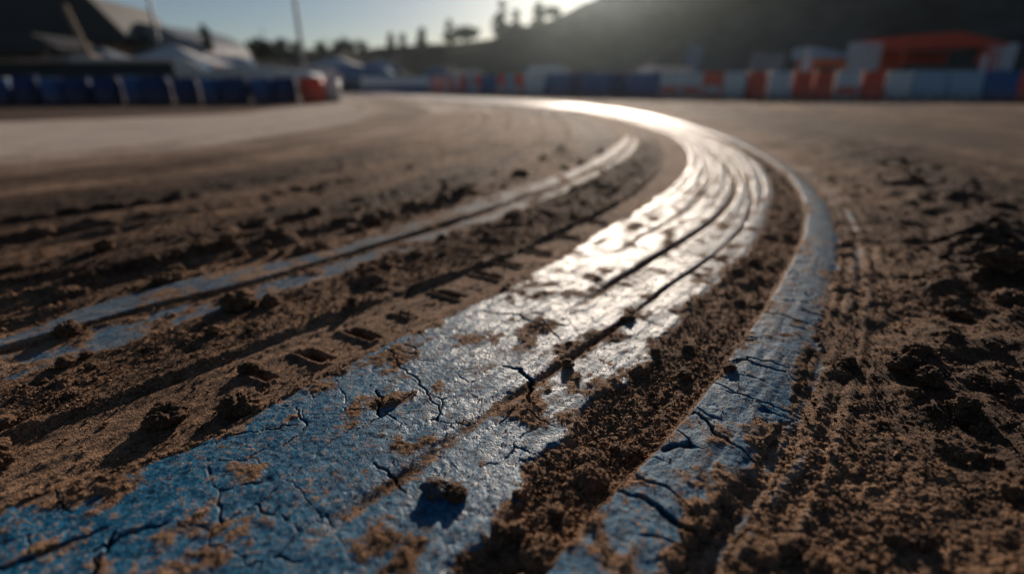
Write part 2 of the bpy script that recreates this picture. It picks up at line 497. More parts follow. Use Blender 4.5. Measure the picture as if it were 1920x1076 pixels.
# grooves along the wide strip
gr2 = np.exp(-((T - tG2 + wob * .003) / (.0050 + .005 * near)) ** 2) * sm(3.32, 3.45, S) * (1 - .45 * near)
gr2 *= .35 + .65 * sm(-.4, .2, fbm(S32, T32 * 0, .25, 2, 91))
gr3 = np.exp(-((T - tG3 + wob * .004) / .009) ** 2) * sm(3.9, 4.3, S)
gr4 = np.exp(-((T - (tG3 * .55 + tAl * .45) + wob * .01) / .006) ** 2) * sm(4.2, 4.8, S) * .6
grv = np.maximum(np.maximum(gr2, gr3), gr4)
for i, fr in enumerate((.12, .24, .40, .52, .66, .78, .90)):
    o_ = T - (tAl * (1 - fr) + tAr * fr) + wob * .008 + .012 * gnoise(S / .8, S * 0 + i, 300 + i)
    grv = np.maximum(grv, np.exp(-(o_ / (.004 + .0012 * np.clip(S - 5, 0, 6))) ** 2) * sm(4.5, 6, S) * (.35 + .5 * np.clip(gnoise(S / .7, S * 0 + i, 320 + i) * 2 + .4, 0, 1)))
# soil pockets worn through the paint
worn = fbm(X32, Y32, .07, 4, 95, gain=.6, cell=CELL)

# ---- cracks placed one by one (points on the ground, metres)
CR = [
 (.0050, [(-0.013, 0.714), (0.013, 0.707), (0.03, 0.676), (0.026, 0.638), (0.03, 0.606)]),
 (.0014, [(0.019, 0.602), (0.056, 0.56)]),
 (.0052, [(0.116, 0.434), (0.138, 0.426), (0.153, 0.41), (0.164, 0.393), (0.184, 0.378), (0.202, 0.375)]),
 (.0034, [(0.218, 0.572), (0.245, 0.579), (0.255, 0.56), (0.256, 0.53), (0.272, 0.51), (0.288, 0.485)]),
 (.0040, [(0.335, 0.712), (0.371, 0.714), (0.392, 0.694), (0.419, 0.682)]),
 (.0022, [(0.341, 0.702), (0.379, 0.724), (0.408, 0.71), (0.433, 0.694)]),
 (.0026, [(0.39, 0.789), (0.422, 0.786)]),
 (.0016, [(0.312, 0.671), (0.329, 0.652)]),
 (.0026, [(0.465, 0.899), (0.509, 0.884), (0.555, 0.839)]),
 (.0018, [(0.58, 1.006), (0.629, 0.994), (0.655, 0.96)]),
 (.0036, [(-0.2, 0.642), (-0.185, 0.624), (-0.187, 0.598), (-0.177, 0.578)]),
 (.0018, [(-0.223, 0.772), (-0.186, 0.727), (-0.153, 0.686), (-0.124, 0.635), (-0.1, 0.572)]),
 (.0022, [(-0.058, 0.926), (0.0, 0.913), (0.04, 0.877), (0.104, 0.861)]),
 (.0016, [(0.051, 0.894), (0.084, 0.801)]),
 (.0042, [(-0.49, 0.345), (-0.456, 0.357), (-0.436, 0.376), (-0.413, 0.394)]),
 (.0042, [(-0.404, 0.366), (-0.386, 0.388), (-0.355, 0.398)]),
 (.0026, [(-0.164, 0.487), (-0.142, 0.469), (-0.118, 0.442)]),
 (.0014, [(0.246, 0.894), (0.287, 0.854)]),
 (.0030, [(0.48, 1.286), (0.566, 1.26)]),
 (.0014, [(0.163, 1.039), (0.213, 0.994), (0.25, 1.006)]),
 (.0040, [(-0.384, 0.330), (-0.4, 0.388)]),
 (.0018, [(.70, 1.20), (.76, 1.18), (.80, 1.14)]), (.0020, [(.85, 1.49), (.93, 1.45)]), (.0026, [(1.06, 1.85), (1.15, 1.82)]),
 (.0018, [(.30, .63), (.345, .60), (.38, .585)]), (.0016, [(-.30, .60), (-.27, .56), (-.285, .52)]),
]
def rough_line(p, it=3, k=.16):
    p = [np.array(q) for q in p]
    for _ in range(it):
        o = [p[0]]
        for a, b in zip(p[:-1], p[1:]):
            d = b - a
            o += [(a + b) / 2 + np.array([-d[1], d[0]]) * random.uniform(-k, k), b]
        p = o
    return np.array(p)
crk = np.zeros(GX.size, np.float32)
for w, pts in CR:
    q = rough_line(pts)
    lo, hi = q.min(0) - .03, q.max(0) + .03
    idx = np.nonzero((GX > lo[0]) & (GX < hi[0]) & (GY > lo[1]) & (GY < hi[1]))[0]
    bd = np.full(idx.size, 9.0)
    for j in range(len(q) - 1):
        a, d = q[j], q[j + 1] - q[j]
        u = np.clip(((GX[idx] - a[0]) * d[0] + (GY[idx] - a[1]) * d[1]) / (d @ d), 0, 1)
        dist = np.hypot(GX[idx] - a[0] - u * d[0], GY[idx] - a[1] - u * d[1])
        f = (j + .5) / (len(q) - 1)
        ww = .45 + .55 * math.sin(PI * min(max(f, .08), .92))
        bd = np.minimum(bd, dist / ww)
    ww = w * .78 * (1 + .3 * wobf[idx])
    crk[idx] = np.maximum(crk[idx], sm(1.15, .45, bd / ww) * min(1, w / .003))
# hairline crazing
hc = cracks(X32 + wob * .012, Y32 + wobf * .006, .062, 101)
crh = sm(.0015, .0004, hc) * sm(-.15, .35, fbm(X32, Y32, .22, 2, 103)) * np.clip(.004 / CELL - .8, 0, 1) * .55 * sm(-.1, .3, worn + .2)
# crosswise checks on the raised strip
hcB = cracks(S32 * 1.0 + wob * .02, T32 * .22, .055, 107)
crB = sm(.0022, .0005, hcB) * sm(-.1, .4, fbm(X32, Y32, .13, 2, 109)) * np.clip(.006 / CELL - .8, 0, 1) * .8
crA_all = np.maximum(crk, crh * mA * (1 - mB))
crA_all = np.maximum(crA_all, crB * mB)

# lug prints in the soft lane
LUG = [(-0.333, 0.763, .030, .0125, .020), (-0.274, 0.843, .034, .013, .022), (-0.14, 1.039, .034, .013, .020), (-0.058, 1.159, .035, .014, .018), (-0.007, 1.245, .034, .012, .016),
       (0.074, 1.353, .036, .013, .016), (.17, 1.50, .036, .014, .014), (.28, 1.68, .036, .014, .014), (-.215, .935, .016, .008, .012), (-.39, .70, .020, .009, .012)]
lug = np.zeros(GX.size, np.float32); lugrim = lug.copy(); lugd = lug.copy()
for x, y, a, b_, dp in LUG:
    idx = np.nonzero((abs(GX - x) < .09) & (abs(GY - y) < .09))[0]
    dx, dy = GX[idx] - x, GY[idx] - y
    ang = math.radians(-32)
    u = (dx * math.cos(ang) + dy * math.sin(ang)) + wobf[idx] * .003
    v = (-dx * math.sin(ang) + dy * math.cos(ang)) + wob[idx] * .004
    q = np.maximum(abs(u) - a, abs(v) - b_)
    lug[idx] = np.maximum(lug[idx], sm(.004, -.005, q) * dp)
    lugrim[idx] = np.maximum(lugrim[idx], np.exp(-((q - .007) / .005) ** 2) * .005 * (v < 0))

cover = np.zeros(GX.size)
H = soil.copy()
for m_, h_ in ((mD2, hD2), (mD1, hD1), (mA, hA), (mB, hB)):
    H = H * (1 - m_) + h_ * m_
slabm = np.maximum(np.maximum(mA, mB), np.maximum(mD1, mD2))
# soil smeared over the paint, thick close to the camera on the right side and on the broken left strips
smearA = sm(.02, .78, worn * .7 + wornS * .6 + .12 * sm(4.2, 3.2, S) + .18 * (fine - .1) + .22 * sm(.03, 0, dA) + .30 * sm(-.04, .03, T - tAr) * sm(5.2, 3.6, S) + .04 * sm(1.0, .5, GR) - .02 - .26 * sm(.02, -.16, T) * sm(.75, .5, GR) + .14 * np.exp(-((T - tG2) / .02) ** 2) * near) * mA
smearB = sm(.08, .85, worn * .6 + wornS * .5 - .02 + .18 * fine + .2 * sm(.02, 0, dB) + .42 * sm(.04, .12, T) * sm(4.6, 3.1, S) + .1 * near) * mB
smearD = sm(.05, .62, worn * .7 + wornS * .7 + .16 + .30 * mid - .16 * sm(5.2, 6.4, S)) * np.maximum(mD2, mD1 * .55)
smear = np.maximum(np.maximum(smearA * (1 - mB), smearB), smearD) * sm(14, 8, S)
H = H + smear * slabm * (.0006 + L3 * .0022 + L4 * .0016 + L2 * .0035 * sm(.6, 1, smear) + fine * .0008)
H = H - grv * mA * .010 - crA_all * np.maximum(slabm, .3) * .010
H = H - lug + lugrim
# small clods resting on everything near
sc_ = lumps(X32 + 2, Y32 + 1, .034, 121, .06, CELL) * (1 - lane * .8) * (1 - slabm)
H = H + sc_ * .014
# gentle land far away
H = H * sm(60, 12, GR) + sm(12, 60, GR) * 0.0
paint = slabm * (1 - smear * .80) * (1 - grv * .8 * mA)
# pale scuffs of paint beside the raised strip
lineC = 0
for o_, w_, k_ in ((tBr + .030, .007 + .006 * sm(4.6, 5.6, S), .9), (tC - .018, .012 + .016 * sm(4.6, 5.6, S), 1.0), (tC + .018, .005, .7), (tBr * .35 + tC * .65 - .01, .005, .7)):
    lineC = np.maximum(lineC, np.exp(-((T - o_ + wob * .006 + wobf * .005 + mid * .006) / w_) ** 2) * k_)
scuff = np.maximum(furrow * sm(.1, .8, fur) * .5, lineC * .95 * sm(12, 8, S)) * sm(-.25, .28, wornS + streakf * .5 + .5 * fine + .16 * sm(4.4, 5.2, S))
paint = np.maximum(paint, scuff) * (1 - .5 * sm(18, 30, S))
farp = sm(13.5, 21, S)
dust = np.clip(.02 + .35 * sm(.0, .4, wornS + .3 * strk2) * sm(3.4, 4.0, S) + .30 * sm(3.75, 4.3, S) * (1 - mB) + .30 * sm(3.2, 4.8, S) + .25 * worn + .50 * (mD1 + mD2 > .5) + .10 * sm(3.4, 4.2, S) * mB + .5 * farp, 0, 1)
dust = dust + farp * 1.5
band = sm(-4.2, -2.6, T) * sm(1.6, .6, T) * sm(9.5, 12.5, S + .6 * T + .5 * bandN)
vl0 = np.minimum((-4.2 - X32) + np.clip(9.5 - Y32, 0, 9) * .2, Y32 - (6.3 + (X32 + 6.0) * .95))
verge0 = sm(-.1, .9, vl0) * sm(14.5, 13.2, Y32) * (X32 < 0)
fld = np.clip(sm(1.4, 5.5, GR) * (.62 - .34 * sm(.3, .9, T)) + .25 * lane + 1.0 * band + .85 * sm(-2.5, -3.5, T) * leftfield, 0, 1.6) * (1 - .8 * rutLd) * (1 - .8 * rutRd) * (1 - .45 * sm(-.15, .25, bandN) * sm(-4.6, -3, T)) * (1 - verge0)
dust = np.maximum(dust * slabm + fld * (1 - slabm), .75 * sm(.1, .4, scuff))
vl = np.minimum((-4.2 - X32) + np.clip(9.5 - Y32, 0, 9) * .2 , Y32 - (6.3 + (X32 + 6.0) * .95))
verge = sm(-.1, .9, vl + .5 * mid) * sm(14.5, 13.2, Y32) * (X32 < 0)  # darker strip of soil in front of the left drums
damp_vignette = np.clip(.15 * clumpz + .55 * clumpz * sm(4, 6, S) + .85 * bermd + .08 * rut + .9 * br2 * sm(-.1, .35, streak + .5 * streakB) + .40 * rightf * sm(.1, .6, T) * sm(-.2, .4, big)  # right soil: damp, plus vignette darkening painted into the colour
               + .75 * sm(-.02, .32, bandN + .3 * streakB) * leftfield * sm(-4.4, -2.6, T) + .9 * sm(-.1, .25, bandN) * rightf * sm(.6, 1.1, T) + .9 * verge + .6 * rutLd + 1.0 * rutRd + .35 * sm(.30, .75, X32) * sm(.95, .45, Y32) + leftfield * .55 * sm(-.02, .40, streak + .25 * mid + .3 * streakB) * sm(-4.5, -1.2, T - tD1u) + .08 + .25 * L1, 0, 1)  # near right corner: lens vignette painted in as darker soil
damp_vignette = damp_vignette * (1 - lane * .6)
dull = np.clip(mB * .75 * sm(9.5, 7, S) + mA * (1 - mB) * (.15 + .45 * sm(-.15, .30, strk2 + .6 * wornS) + .30 * sm(-.1, .35, worn)) + mA * .25 * sm(5.5, 8, S) + 1.2 * scuff + np.maximum(mD1, mD2) * 1.0 * sm(17, 13, S), 0, 1)
dull = np.maximum(dull * sm(18, 12, S), sm(16, 27, S))
cav = np.clip(crA_all * slabm * 1.0 + sm(.006, .016, lug) * .55, 0, .95)

V3 = np.stack([GX, GY, H], 1).astype(np.float32)

# ---- faces, split into the soil and each painted strip
I = np.arange(nr * nth).reshape(nr, nth)
q = np.stack([I[:-1, :], np.roll(I, -1, 1)[:-1, :], np.roll(I, -1, 1)[1:, :], I[1:, :]], -1).reshape(-1, 4)
q = q[:, ::-1]
reg = np.zeros(GX.size, np.int8)
reg[(mD2 > .5)] = 4; reg[(mD1 > .5)] = 3; reg[(mA > .5)] = 1; reg[(mB > .5)] = 2
freg = reg[q[:, 0]]
def sheet(name, faces, label, cat=None):
    used = np.zeros(GX.size, bool); used[faces.ravel()] = True
    remap = np.cumsum(used) - 1
    v = V3[used]; f = remap[faces].astype(np.int32)
    me = bpy.data.meshes.new(name)
    me.vertices.add(len(v)); me.vertices.foreach_set('co', v.ravel())
    me.loops.add(f.size); me.loops.foreach_set('vertex_index', f.ravel())
    me.polygons.add(len(f)); me.polygons.foreach_set('loop_start', np.arange(0, f.size, 4, dtype=np.int32))
    me.update(calc_edges=True)
    me.polygons.foreach_set('use_smooth', np.ones(len(f), bool))
    for an, arr in (('paint', paint), ('dust', dust), ('damp_vignette', damp_vignette), ('cav', cav), ('dull', dull)):
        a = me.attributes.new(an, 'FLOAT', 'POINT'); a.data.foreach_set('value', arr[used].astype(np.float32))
    me.materials.append(M_ground)
    o = bpy.data.objects.new(name, me); C.objects.link(o)
    o['kind'] = 'structure'; o['label'] = label
    return o
centre = np.array([(I[0, (k + 1) % nth], I[0, k]) for k in range(nth)])
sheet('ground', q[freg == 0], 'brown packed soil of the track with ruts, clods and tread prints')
sheet('painted_track', q[freg == 1], 'wide cracked blue painted strip shining in the low sun')
sheet('painted_kerb', q[freg == 2], 'narrow raised blue painted strip with crosswise cracks')
sheet('painted_line', q[freg == 3], 'thin worn blue line left of the tread prints')
sheet('painted_line', q[freg == 4], 'soil covered lower blue line beside the clods')

# ---- grit lying on the sheet
def ico(sub):
    import bmesh
    bm = bmesh.new(); bmesh.ops.create_icosphere(bm, subdivisions=sub, radius=1)
    v = np.array([x.co[:] for x in bm.verts]); f = np.array([[a.index for a in p.verts] for p in bm.faces]); bm.free()
    return v, f
iv, if_ = ico(1)
cand = np.nonzero((GR > .27) & (GR < 4.5) & (np.abs(np.arctan2(GX, GY)) < math.radians(62)))[0]
area = CELL[cand] * GR[cand] * .0016
w = area * (.22 + .78 * (1 - paint[cand])) * (.4 + 1.6 * L2[cand] + .8 * clumpz[cand] + .8 * rut[cand] + .5 * (smear * slabm)[cand]) * (1 - .75 * lane[cand]) / (1 + (GR[cand] / 1.0) ** 1.6)
w /= w.sum()
NG = 170000
pick = rng.choice(cand, NG, p=w)
rad = np.clip(np.exp(rng.normal(math.log(.00115), .50, NG)), .0005, .0048) * (1 - .35 * (paint[pick] > .4))
rad = np.where(paint[pick] > .4, np.minimum(rad, .0012), rad)
rad *= (1 + .25 * (GR[pick] > 1.2))
rot = rng.normal(size=(NG, 3, 3)); rot /= np.linalg.norm(rot, axis=2, keepdims=True)
jit = 1 + rng.uniform(-.45, .35, (NG, 12))
pv = np.einsum('nij,vj->nvi', rot, iv) * jit[:, :, None] * rad[:, None, None]
pv *= np.array([1, 1, .75])
pv += (V3[pick] + np.stack([rng.normal(0, .0012, NG), rng.normal(0, .0012, NG), rad * .35], 1))[:, None, :]
me = bpy.data.meshes.new('loose_grit')
pv = pv.reshape(-1, 3).astype(np.float32)
pf = (if_[None] + (np.arange(NG) * 12)[:, None, None]).reshape(-1, 3).astype(np.int32)
me.vertices.add(len(pv)); me.vertices.foreach_set('co', pv.ravel())
me.loops.add(pf.size); me.loops.foreach_set('vertex_index', pf.ravel())
me.polygons.add(len(pf)); me.polygons.foreach_set('loop_start', np.arange(0, pf.size, 3, dtype=np.int32))
me.update(calc_edges=True)
a = me.attributes.new('damp_vignette', 'FLOAT', 'POINT'); a.data.foreach_set('value', np.repeat(np.clip(damp_vignette[pick] * .6 + rng.uniform(-.45, .30, NG), 0, 1), 12).astype(np.float32))
me.materials.append(M_ground)
og = bpy.data.objects.new('loose_grit', me); C.objects.link(og)
tag(og, 'loose brown grit and crumbs scattered over soil and paint', kind='stuff')

# ---- clods one can point at
def ground_z(x, y):
    th = math.atan2(x, y); r = math.hypot(x, y)
    i = min(max(np.searchsorted(RS, r), 0), nr - 1)
    k = int(np.argmin(abs((TH - th + PI) % (2 * PI) - PI)))
    return float(H[i * nth + k])
def clod(x, y, r, label, seed, group=None, wetv=.5, flat=.72, blue=0):
    v, f = ico(5 if r > .016 else 4)
    d = v.copy()
    out = []
    for p in v:
        P_ = Vector(p) + Vector((seed * 3.1, seed * 1.7, seed))
        h = 1 + .34 * mnoise.noise(P_ * 1.1) + .26 * mnoise.noise(P_ * 2.6) + .16 * mnoise.noise(P_ * 6) + .10 * mnoise.noise(P_ * 13)
        c = mnoise.voronoi(P_ * 2.2)[0]
        h += .22 * (.5 - c[0])
        out.append(Vector(p) * h)
    out = np.array([o[:] for o in out]) * np.array([1.1, .95, flat]) * r
    me = bpy.data.meshes.new('dirt_clod')
    me.from_pydata(out.tolist(), [], f.tolist())
    me.shade_smooth()
    a = me.attributes.new('damp_vignette', 'FLOAT', 'POINT'); a.data.foreach_set('value', np.full(len(out), wetv, np.float32))
    if blue:
        a = me.attributes.new('paint', 'FLOAT', 'POINT'); a.data.foreach_set('value', np.full(len(out), blue, np.float32))
    me.materials.append(M_ground)
    o = bpy.data.objects.new('dirt_clod', me); C.objects.link(o)
    o.location = (x, y, ground_z(x, y) + r * .30)
    o.rotation_euler = (0, 0, seed * 2.1)
    tag(o, label, 'dirt clod', group)
    return o
HERO = [
 (-.385, .612, .026, 'largest soil clod, casting its shadow over the left edge of the wide blue strip'),
 (-.355, .600, .013, 'small clod leaning against the big clod at the edge of the wide blue strip'),
 (-.560, .955, .030, 'dark lumpy clod beside the thin blue line, left one of a pair'),
 (-.500, .975, .020, 'dark lumpy clod beside the thin blue line, right one of a pair'),
 (-.475, .585, .024, 'dark rounded clod in the soil left of the big clod at the paint edge'),
 (-.640, .500, .026, 'dark clod near the left edge of the picture low in the soil'),
 (-.800, .830, .020, 'clod resting at the far left end of the lower blue line'),
 (-.420, .715, .015, 'small clod between the nearest tread print and the clumpy soil'),
 (.652, .730, .0165, 'round clod highest of the row on the soil right of the raised strip'),
 (.595, .678, .0205, 'big dark clod in the row on the soil right of the raised strip'),
 (.602, .640, .0185, 'clod in the row on the right casting the longest shadow'),
 (.594, .566, .0175, 'low broad clod near the bottom of the row on the right soil'),
 (.586, .528, .010, 'small clod at the lowest end of the row on the right soil'),
 (.535, .712, .010, 'small dark clod between the scuffed furrow and the row of clods'),
 (1.060, 1.055, .036, 'large black clod on the dark bank at the right edge'),
 (1.150, 1.080, .032, 'black clod farthest right on the dark bank'),
 (.965, .915, .026, 'flat dark clod below the bank at the right edge'),
 (-.083, .446, .015, 'dark clod lying on the near end of the wide blue strip'),
 (-.060, .438, .011, 'smaller crumbly clod touching the dark clod on the wide blue strip'),
 (.300, .772, .010, 'clod in the rut close to the raised strip'),
 (.222, .889, .013, 'clod in the rut on the edge of the wide blue strip'),
 (.090, .715, .009, 'little clod on the wide strip right of the deep crack'),
 (.268, .690, .011, 'clod in the rut left of the broken blocks of the raised strip'),
 (.335, .685, .0085, 'tiny clod stuck in the crack of the raised strip'),
]
k = 0
for x, y, r, lab in HERO:
    k += 1
    clod(x, y, r, lab, k, None, .55, .55 if 'dark clod lying on the near' in lab else .72, .72 if 'dark clod lying on the near' in lab else 0)
zones = [
 (70, lambda: (random.uniform(3.0, 6.5), 'C'), 'small dark clod among the clumpy soil between thin line and tread prints', 'clods in the clumpy soil left of the tread prints'),
 (45, lambda: (random.uniform(3.5, 6.2), 'R'), 'small dark clod scattered on the open soil right of the raised strip', 'clods on the open soil right of the raised strip'),
 (26, lambda: (random.uniform(3.4, 6.5), 'G'), 'small crumbly clod lying in the rut between the two blue strips', 'clods in the rut between the blue strips'),
 (40, lambda: (random.uniform(3.4, 6.5), 'B'), 'black clod heaped on the dark bank at the right edge', 'clods heaped on the dark bank'),
 (45, lambda: (random.uniform(3.2, 7.0), 'F'), 'small clod on the sandy soil beyond the thin blue line', 'clods on the sandy soil beyond the thin line'),
]
def st_to_xy(s, t):
    i = int(np.clip(np.searchsorted(SC, s) - 1, 0, len(SL) - 1))
    u = (s - SC[i]) / SL[i]
    p = RC[i] + SEG[i] * u; d = SEG[i] / SL[i]
    return p[0] + d[1] * t, p[1] - d[0] * t
gi = lambda g, s: float(np.interp(s, g[0], g[1]))
for n, fn, lab, grp in zones:
    for i in range(n):
        s, z = fn()
        if z == 'C': a_, b2 = gi(gD2l, s), gi(gRid, s); t = random.uniform(a_ - .01, b2)
        elif z == 'R': a_ = gi(gC, s); t = a_ + random.uniform(.0, .45)
        elif z == 'G': a_ = gi(gAr, s); t = random.uniform(a_, -.02)
        elif z == 'B': t = gi(gBm, s) + random.gauss(0, .16)
        else: t = gi(gD1u, s) - abs(random.gauss(0.02, .25))
        x, y = st_to_xy(s, t)
        if math.hypot(x, y) < .3: continue
        k += 1
        r = random.choice((.0055, .0065, .008, .010, .013)) * (1.0 if z in 'CRG' else 1.7)
        clod(x, y, r, lab, k * 1.37, grp, {'C': .5, 'R': .55, 'G': .45, 'B': .9, 'F': .5}[z])

# ------------------------------------------------------------------ hills
def hill(name, ridge, base, label, mat, seed, amp):
    R_ = resample(np.array(ridge)); B_ = resample(np.array(base))
    n = 220
    def even(P):
        i = np.linspace(0, len(P) - 1, n); k0 = np.floor(i).astype(int).clip(0, len(P) - 2); u = (i - k0)[:, None]
        return P[k0] * (1 - u) + P[k0 + 1] * u
    R_, B_ = even(R_), even(B_)
    rows = []
    for v in np.linspace(0, 1, 60):
        zz = v * .75 + .25 * v * v
        p = B_ * (1 - v) + R_ * v
        p[:, 2] = B_[:, 2] * (1 - zz) + R_[:, 2] * zz
        rows.append(p)
    for v in np.linspace(.08, 1, 14):
        p = R_ + (R_ - B_) * v
        p[:, 2] = R_[:, 2] * (1 - v * v)
        rows.append(p)
    G = np.array(rows); nv = len(rows)
    x, y = G[..., 0].ravel(), G[..., 1].ravel()
    w_ = np.minimum(1, np.arange(nv) / 6)[:, None].repeat(n, 1).ravel()
    z = G[..., 2].ravel() + fbm(x, y, 9, 6, seed) * amp * w_
    V = np.stack([x, y, z - .15 * (w_ < .01)], 1)
    F = [(a * n + b, a * n + b + 1, (a + 1) * n + b + 1, (a + 1) * n + b) for a in range(nv - 1) for b in range(n - 1)]
    me = bpy.data.meshes.new(name); me.from_pydata(V.tolist(), [], F); me.shade_smooth(); me.materials.append(mat)
    o = bpy.data.objects.new(name, me); C.objects.link(o)
    tag(o, label, kind='structure')
    return o

def scrub_mat(name, c0, c1, sc):
    m, nt, b = newmat(name)
    geo = nt.nodes.new('ShaderNodeNewGeometry')
    n1 = noise_(nt, geo.outputs['Position'], sc, 8, .65)
    n2 = noise_(nt, geo.outputs['Position'], sc * .2, 3)
    c = mixc(nt, ss(nt, math_(nt, 'MULTIPLY_ADD', n2, .5, math_(nt, 'MULTIPLY', n1, .6)), .4, .7), c0, c1)
    L(nt, c, b.inputs['Base Color']); b.inputs['Roughness'].default_value = .95; b.inputs['Specular IOR Level'].default_value = .1
    bp = nt.nodes.new('ShaderNodeBump'); bp.inputs['Distance'].default_value = .6; L(nt, n1, bp.inputs['Height']); L(nt, bp.outputs[0], b.inputs['Normal'])
    return m
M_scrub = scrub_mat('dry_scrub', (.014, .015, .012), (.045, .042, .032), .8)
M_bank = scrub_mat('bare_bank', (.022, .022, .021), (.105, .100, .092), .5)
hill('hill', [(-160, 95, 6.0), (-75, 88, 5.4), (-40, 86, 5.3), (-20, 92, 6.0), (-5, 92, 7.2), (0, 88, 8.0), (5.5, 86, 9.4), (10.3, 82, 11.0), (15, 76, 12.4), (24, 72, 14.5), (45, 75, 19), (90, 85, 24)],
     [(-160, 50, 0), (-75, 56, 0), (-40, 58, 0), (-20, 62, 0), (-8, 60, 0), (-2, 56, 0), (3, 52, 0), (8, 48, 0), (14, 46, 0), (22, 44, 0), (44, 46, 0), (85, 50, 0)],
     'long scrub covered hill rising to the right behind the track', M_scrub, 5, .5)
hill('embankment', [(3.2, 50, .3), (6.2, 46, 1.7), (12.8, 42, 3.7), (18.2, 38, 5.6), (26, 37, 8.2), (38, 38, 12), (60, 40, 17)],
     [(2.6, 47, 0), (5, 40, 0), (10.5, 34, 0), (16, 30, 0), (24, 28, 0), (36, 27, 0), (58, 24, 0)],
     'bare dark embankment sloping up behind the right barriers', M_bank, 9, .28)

# ------------------------------------------------------------------ trees
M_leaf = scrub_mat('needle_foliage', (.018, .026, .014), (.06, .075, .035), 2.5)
M_bark = simple('bark', (.07, .05, .035), .9, var=.4, scale=6)
def tree(x, y, z, h, w, label, shape='cone', group='trees along the hill crest', n=900, seed=1):
    rnd = random.Random(seed)
    t = empty('pine_tree' if shape == 'cone' else 'leafy_tree', (x, y, z), rnd.uniform(0, 6))
    tag(t, label, 'tree', group)
    mb = MB()
    mb.tube((0, 0, -.4), (w * .03, 0, h * .5), h * .028, h * .018, 9)
    mb.tube((w * .03, 0, h * .5), (0, w * .02, h * .96), h * .018, h * .004, 7)
    lv = MB()
    limbs = []
    for i in range(26 if shape == 'cone' else 14):
        if shape == 'cone':
            f = rnd.uniform(.14, .97); zz = h * f; ln = w * .5 * (1.02 - f) ** .85 * rnd.uniform(.55, 1.2) + .03 * w
            dz = -ln * .15
        else:
            f = rnd.uniform(.35, .85); zz = h * f * .8; ln = w * .5 * rnd.uniform(.45, 1.05) * (1 - abs(f - .6))
            dz = ln * rnd.uniform(.1, .8)
        a = rnd.uniform(0, 2 * PI)
        e = (ln * math.cos(a), ln * math.sin(a), zz + dz)
        mb.tube((0, 0, zz), e, h * .008, h * .003, 5)
        limbs.append(((0, 0, zz), e, ln))
    for i in range(n):
        s, e, ln = rnd.choice(limbs)
        u = rnd.uniform(.12, 1.05)
        sp = (.10 if shape == 'cone' else .20) * w
        c = Vector([s[j] + (e[j] - s[j]) * u + rnd.gauss(0, sp * .5) * (1 if j < 2 else .7) for j in range(3)])
        sz = w * rnd.uniform(.05, .10)
        d = Vector((rnd.gauss(0, 1), rnd.gauss(0, 1), rnd.gauss(0, .6))).normalized()
        u_ = d.orthogonal().normalized() * sz; v_ = d.cross(u_).normalized() * sz * .6
        lv.add([c - u_, c + v_, c + u_, c - v_], [(0, 1, 2, 3)])
    mb.build('trunk', M_bark, t); lv.build('crown', M_leaf, t)
    return t
# (x, y, ground height, height, width, shape)
TREES = [(-19.3, 90, 5.7, 2.2, 2.0, 'cone', 'leftmost small conifer of the crest row right of the tall pole'),
 (-17.4, 90, 5.9, 2.1, 1.8, 'cone', 'second small conifer of the crest row from the left'),
 (-14.2, 90, 6.1, 2.5, 2.5, 'cone', 'third conifer of the crest row, broad and short'),
 (-9.9, 90, 6.5, 3.3, 2.4, 'cone', 'pointed conifer in the middle of the crest row'),
 (-7.6, 90, 6.8, 2.3, 3.0, 'round', 'round bushy tree just right of the pointed conifer on the crest'),
 (-6.2, 90, 6.9, 1.8, 2.2, 'round', 'lowest bushy tree before the gap on the crest'),
 (-1.6, 86, 7.4, 4.3, 3.6, 'cone', 'tallest conifer standing on the hill crest'),
 (.6, 86, 7.7, 2.9, 2.8, 'cone', 'conifer touching the tallest one on its right'),
 (4.0, 86, 8.7, 2.9, 3.0, 'cone', 'conifer on the rising crest just left of the sun glow'),
 (6.2, 85, 9.5, 1.5, 2.6, 'round', 'bush on the rising crest nearest the sun glow')]
for i, (x, y, z, h, w_, sh, lab) in enumerate(TREES):
    tree(x, y, z - .25, h + .25, w_, lab, sh, 'trees along the hill crest', 1900, i + 3)
tree(-24.3, 45, 0, 4.9, 1.9, 'narrow dark conifer behind the white tents', 'cone', 'trees behind the paddock', 900, 41)
tree(-21.9, 50, 0, 5.3, 1.9, 'slim tree with a small dark crown on a bare trunk', 'round', 'trees behind the paddock', 500, 43)
rnd = random.Random(4)
for i in range(12):
    x = -50 + i * 2.6 + rnd.uniform(-.7, .7)
    tree(x, 84 + rnd.uniform(-2, 2), 4.6, rnd.uniform(1.2, 2.0), rnd.uniform(2.2, 3.4), 'low bushy tree in the dark tree line on the far left crest', 'round', 'bushy trees of the far left tree line', 260, 60 + i)

# ------------------------------------------------------------------ paddock and barriers
M_blue = simple('blue_plastic', (.03, .13, .36), .75, var=.3, dirt=.75, spec=.15)
M_dblue = simple('deep_blue_plastic', (.014, .055, .17), .8, var=.3, dirt=.6, spec=.12)
M_white = simple('white_plastic', (.74, .75, .75), .48, var=.12, dirt=.75)
M_pale = simple('pale_blue_plastic', (.30, .46, .60), .48, var=.15, dirt=.7)
M_red = simple('red_plastic', (.80, .07, .025), .5, var=.25, dirt=.55)
M_black = simple('black_rubber', (.012, .012, .013), .7, var=.3)
M_dark = simple('dark_steel', (.03, .032, .036), .5, metal=.3)
M_grey = simple('grey_steel', (.22, .23, .24), .42, metal=.6)
M_canvas = simple('white_canvas', (.50, .51, .52), .75, var=.1, scale=1.5)
M_gcanvas = simple('grey_canvas', (.17, .20, .23), .6, var=.12, scale=1.2)
M_beige = simple('beige_render', (.30, .21, .14), .85, var=.2, scale=1.5)
M_roof = simple('dark_roof_sheet', (.006, .008, .011), .6, var=.35, scale=1.2)
M_glass = simple('tinted_glass', (.015, .02, .025), .06, var=.1)
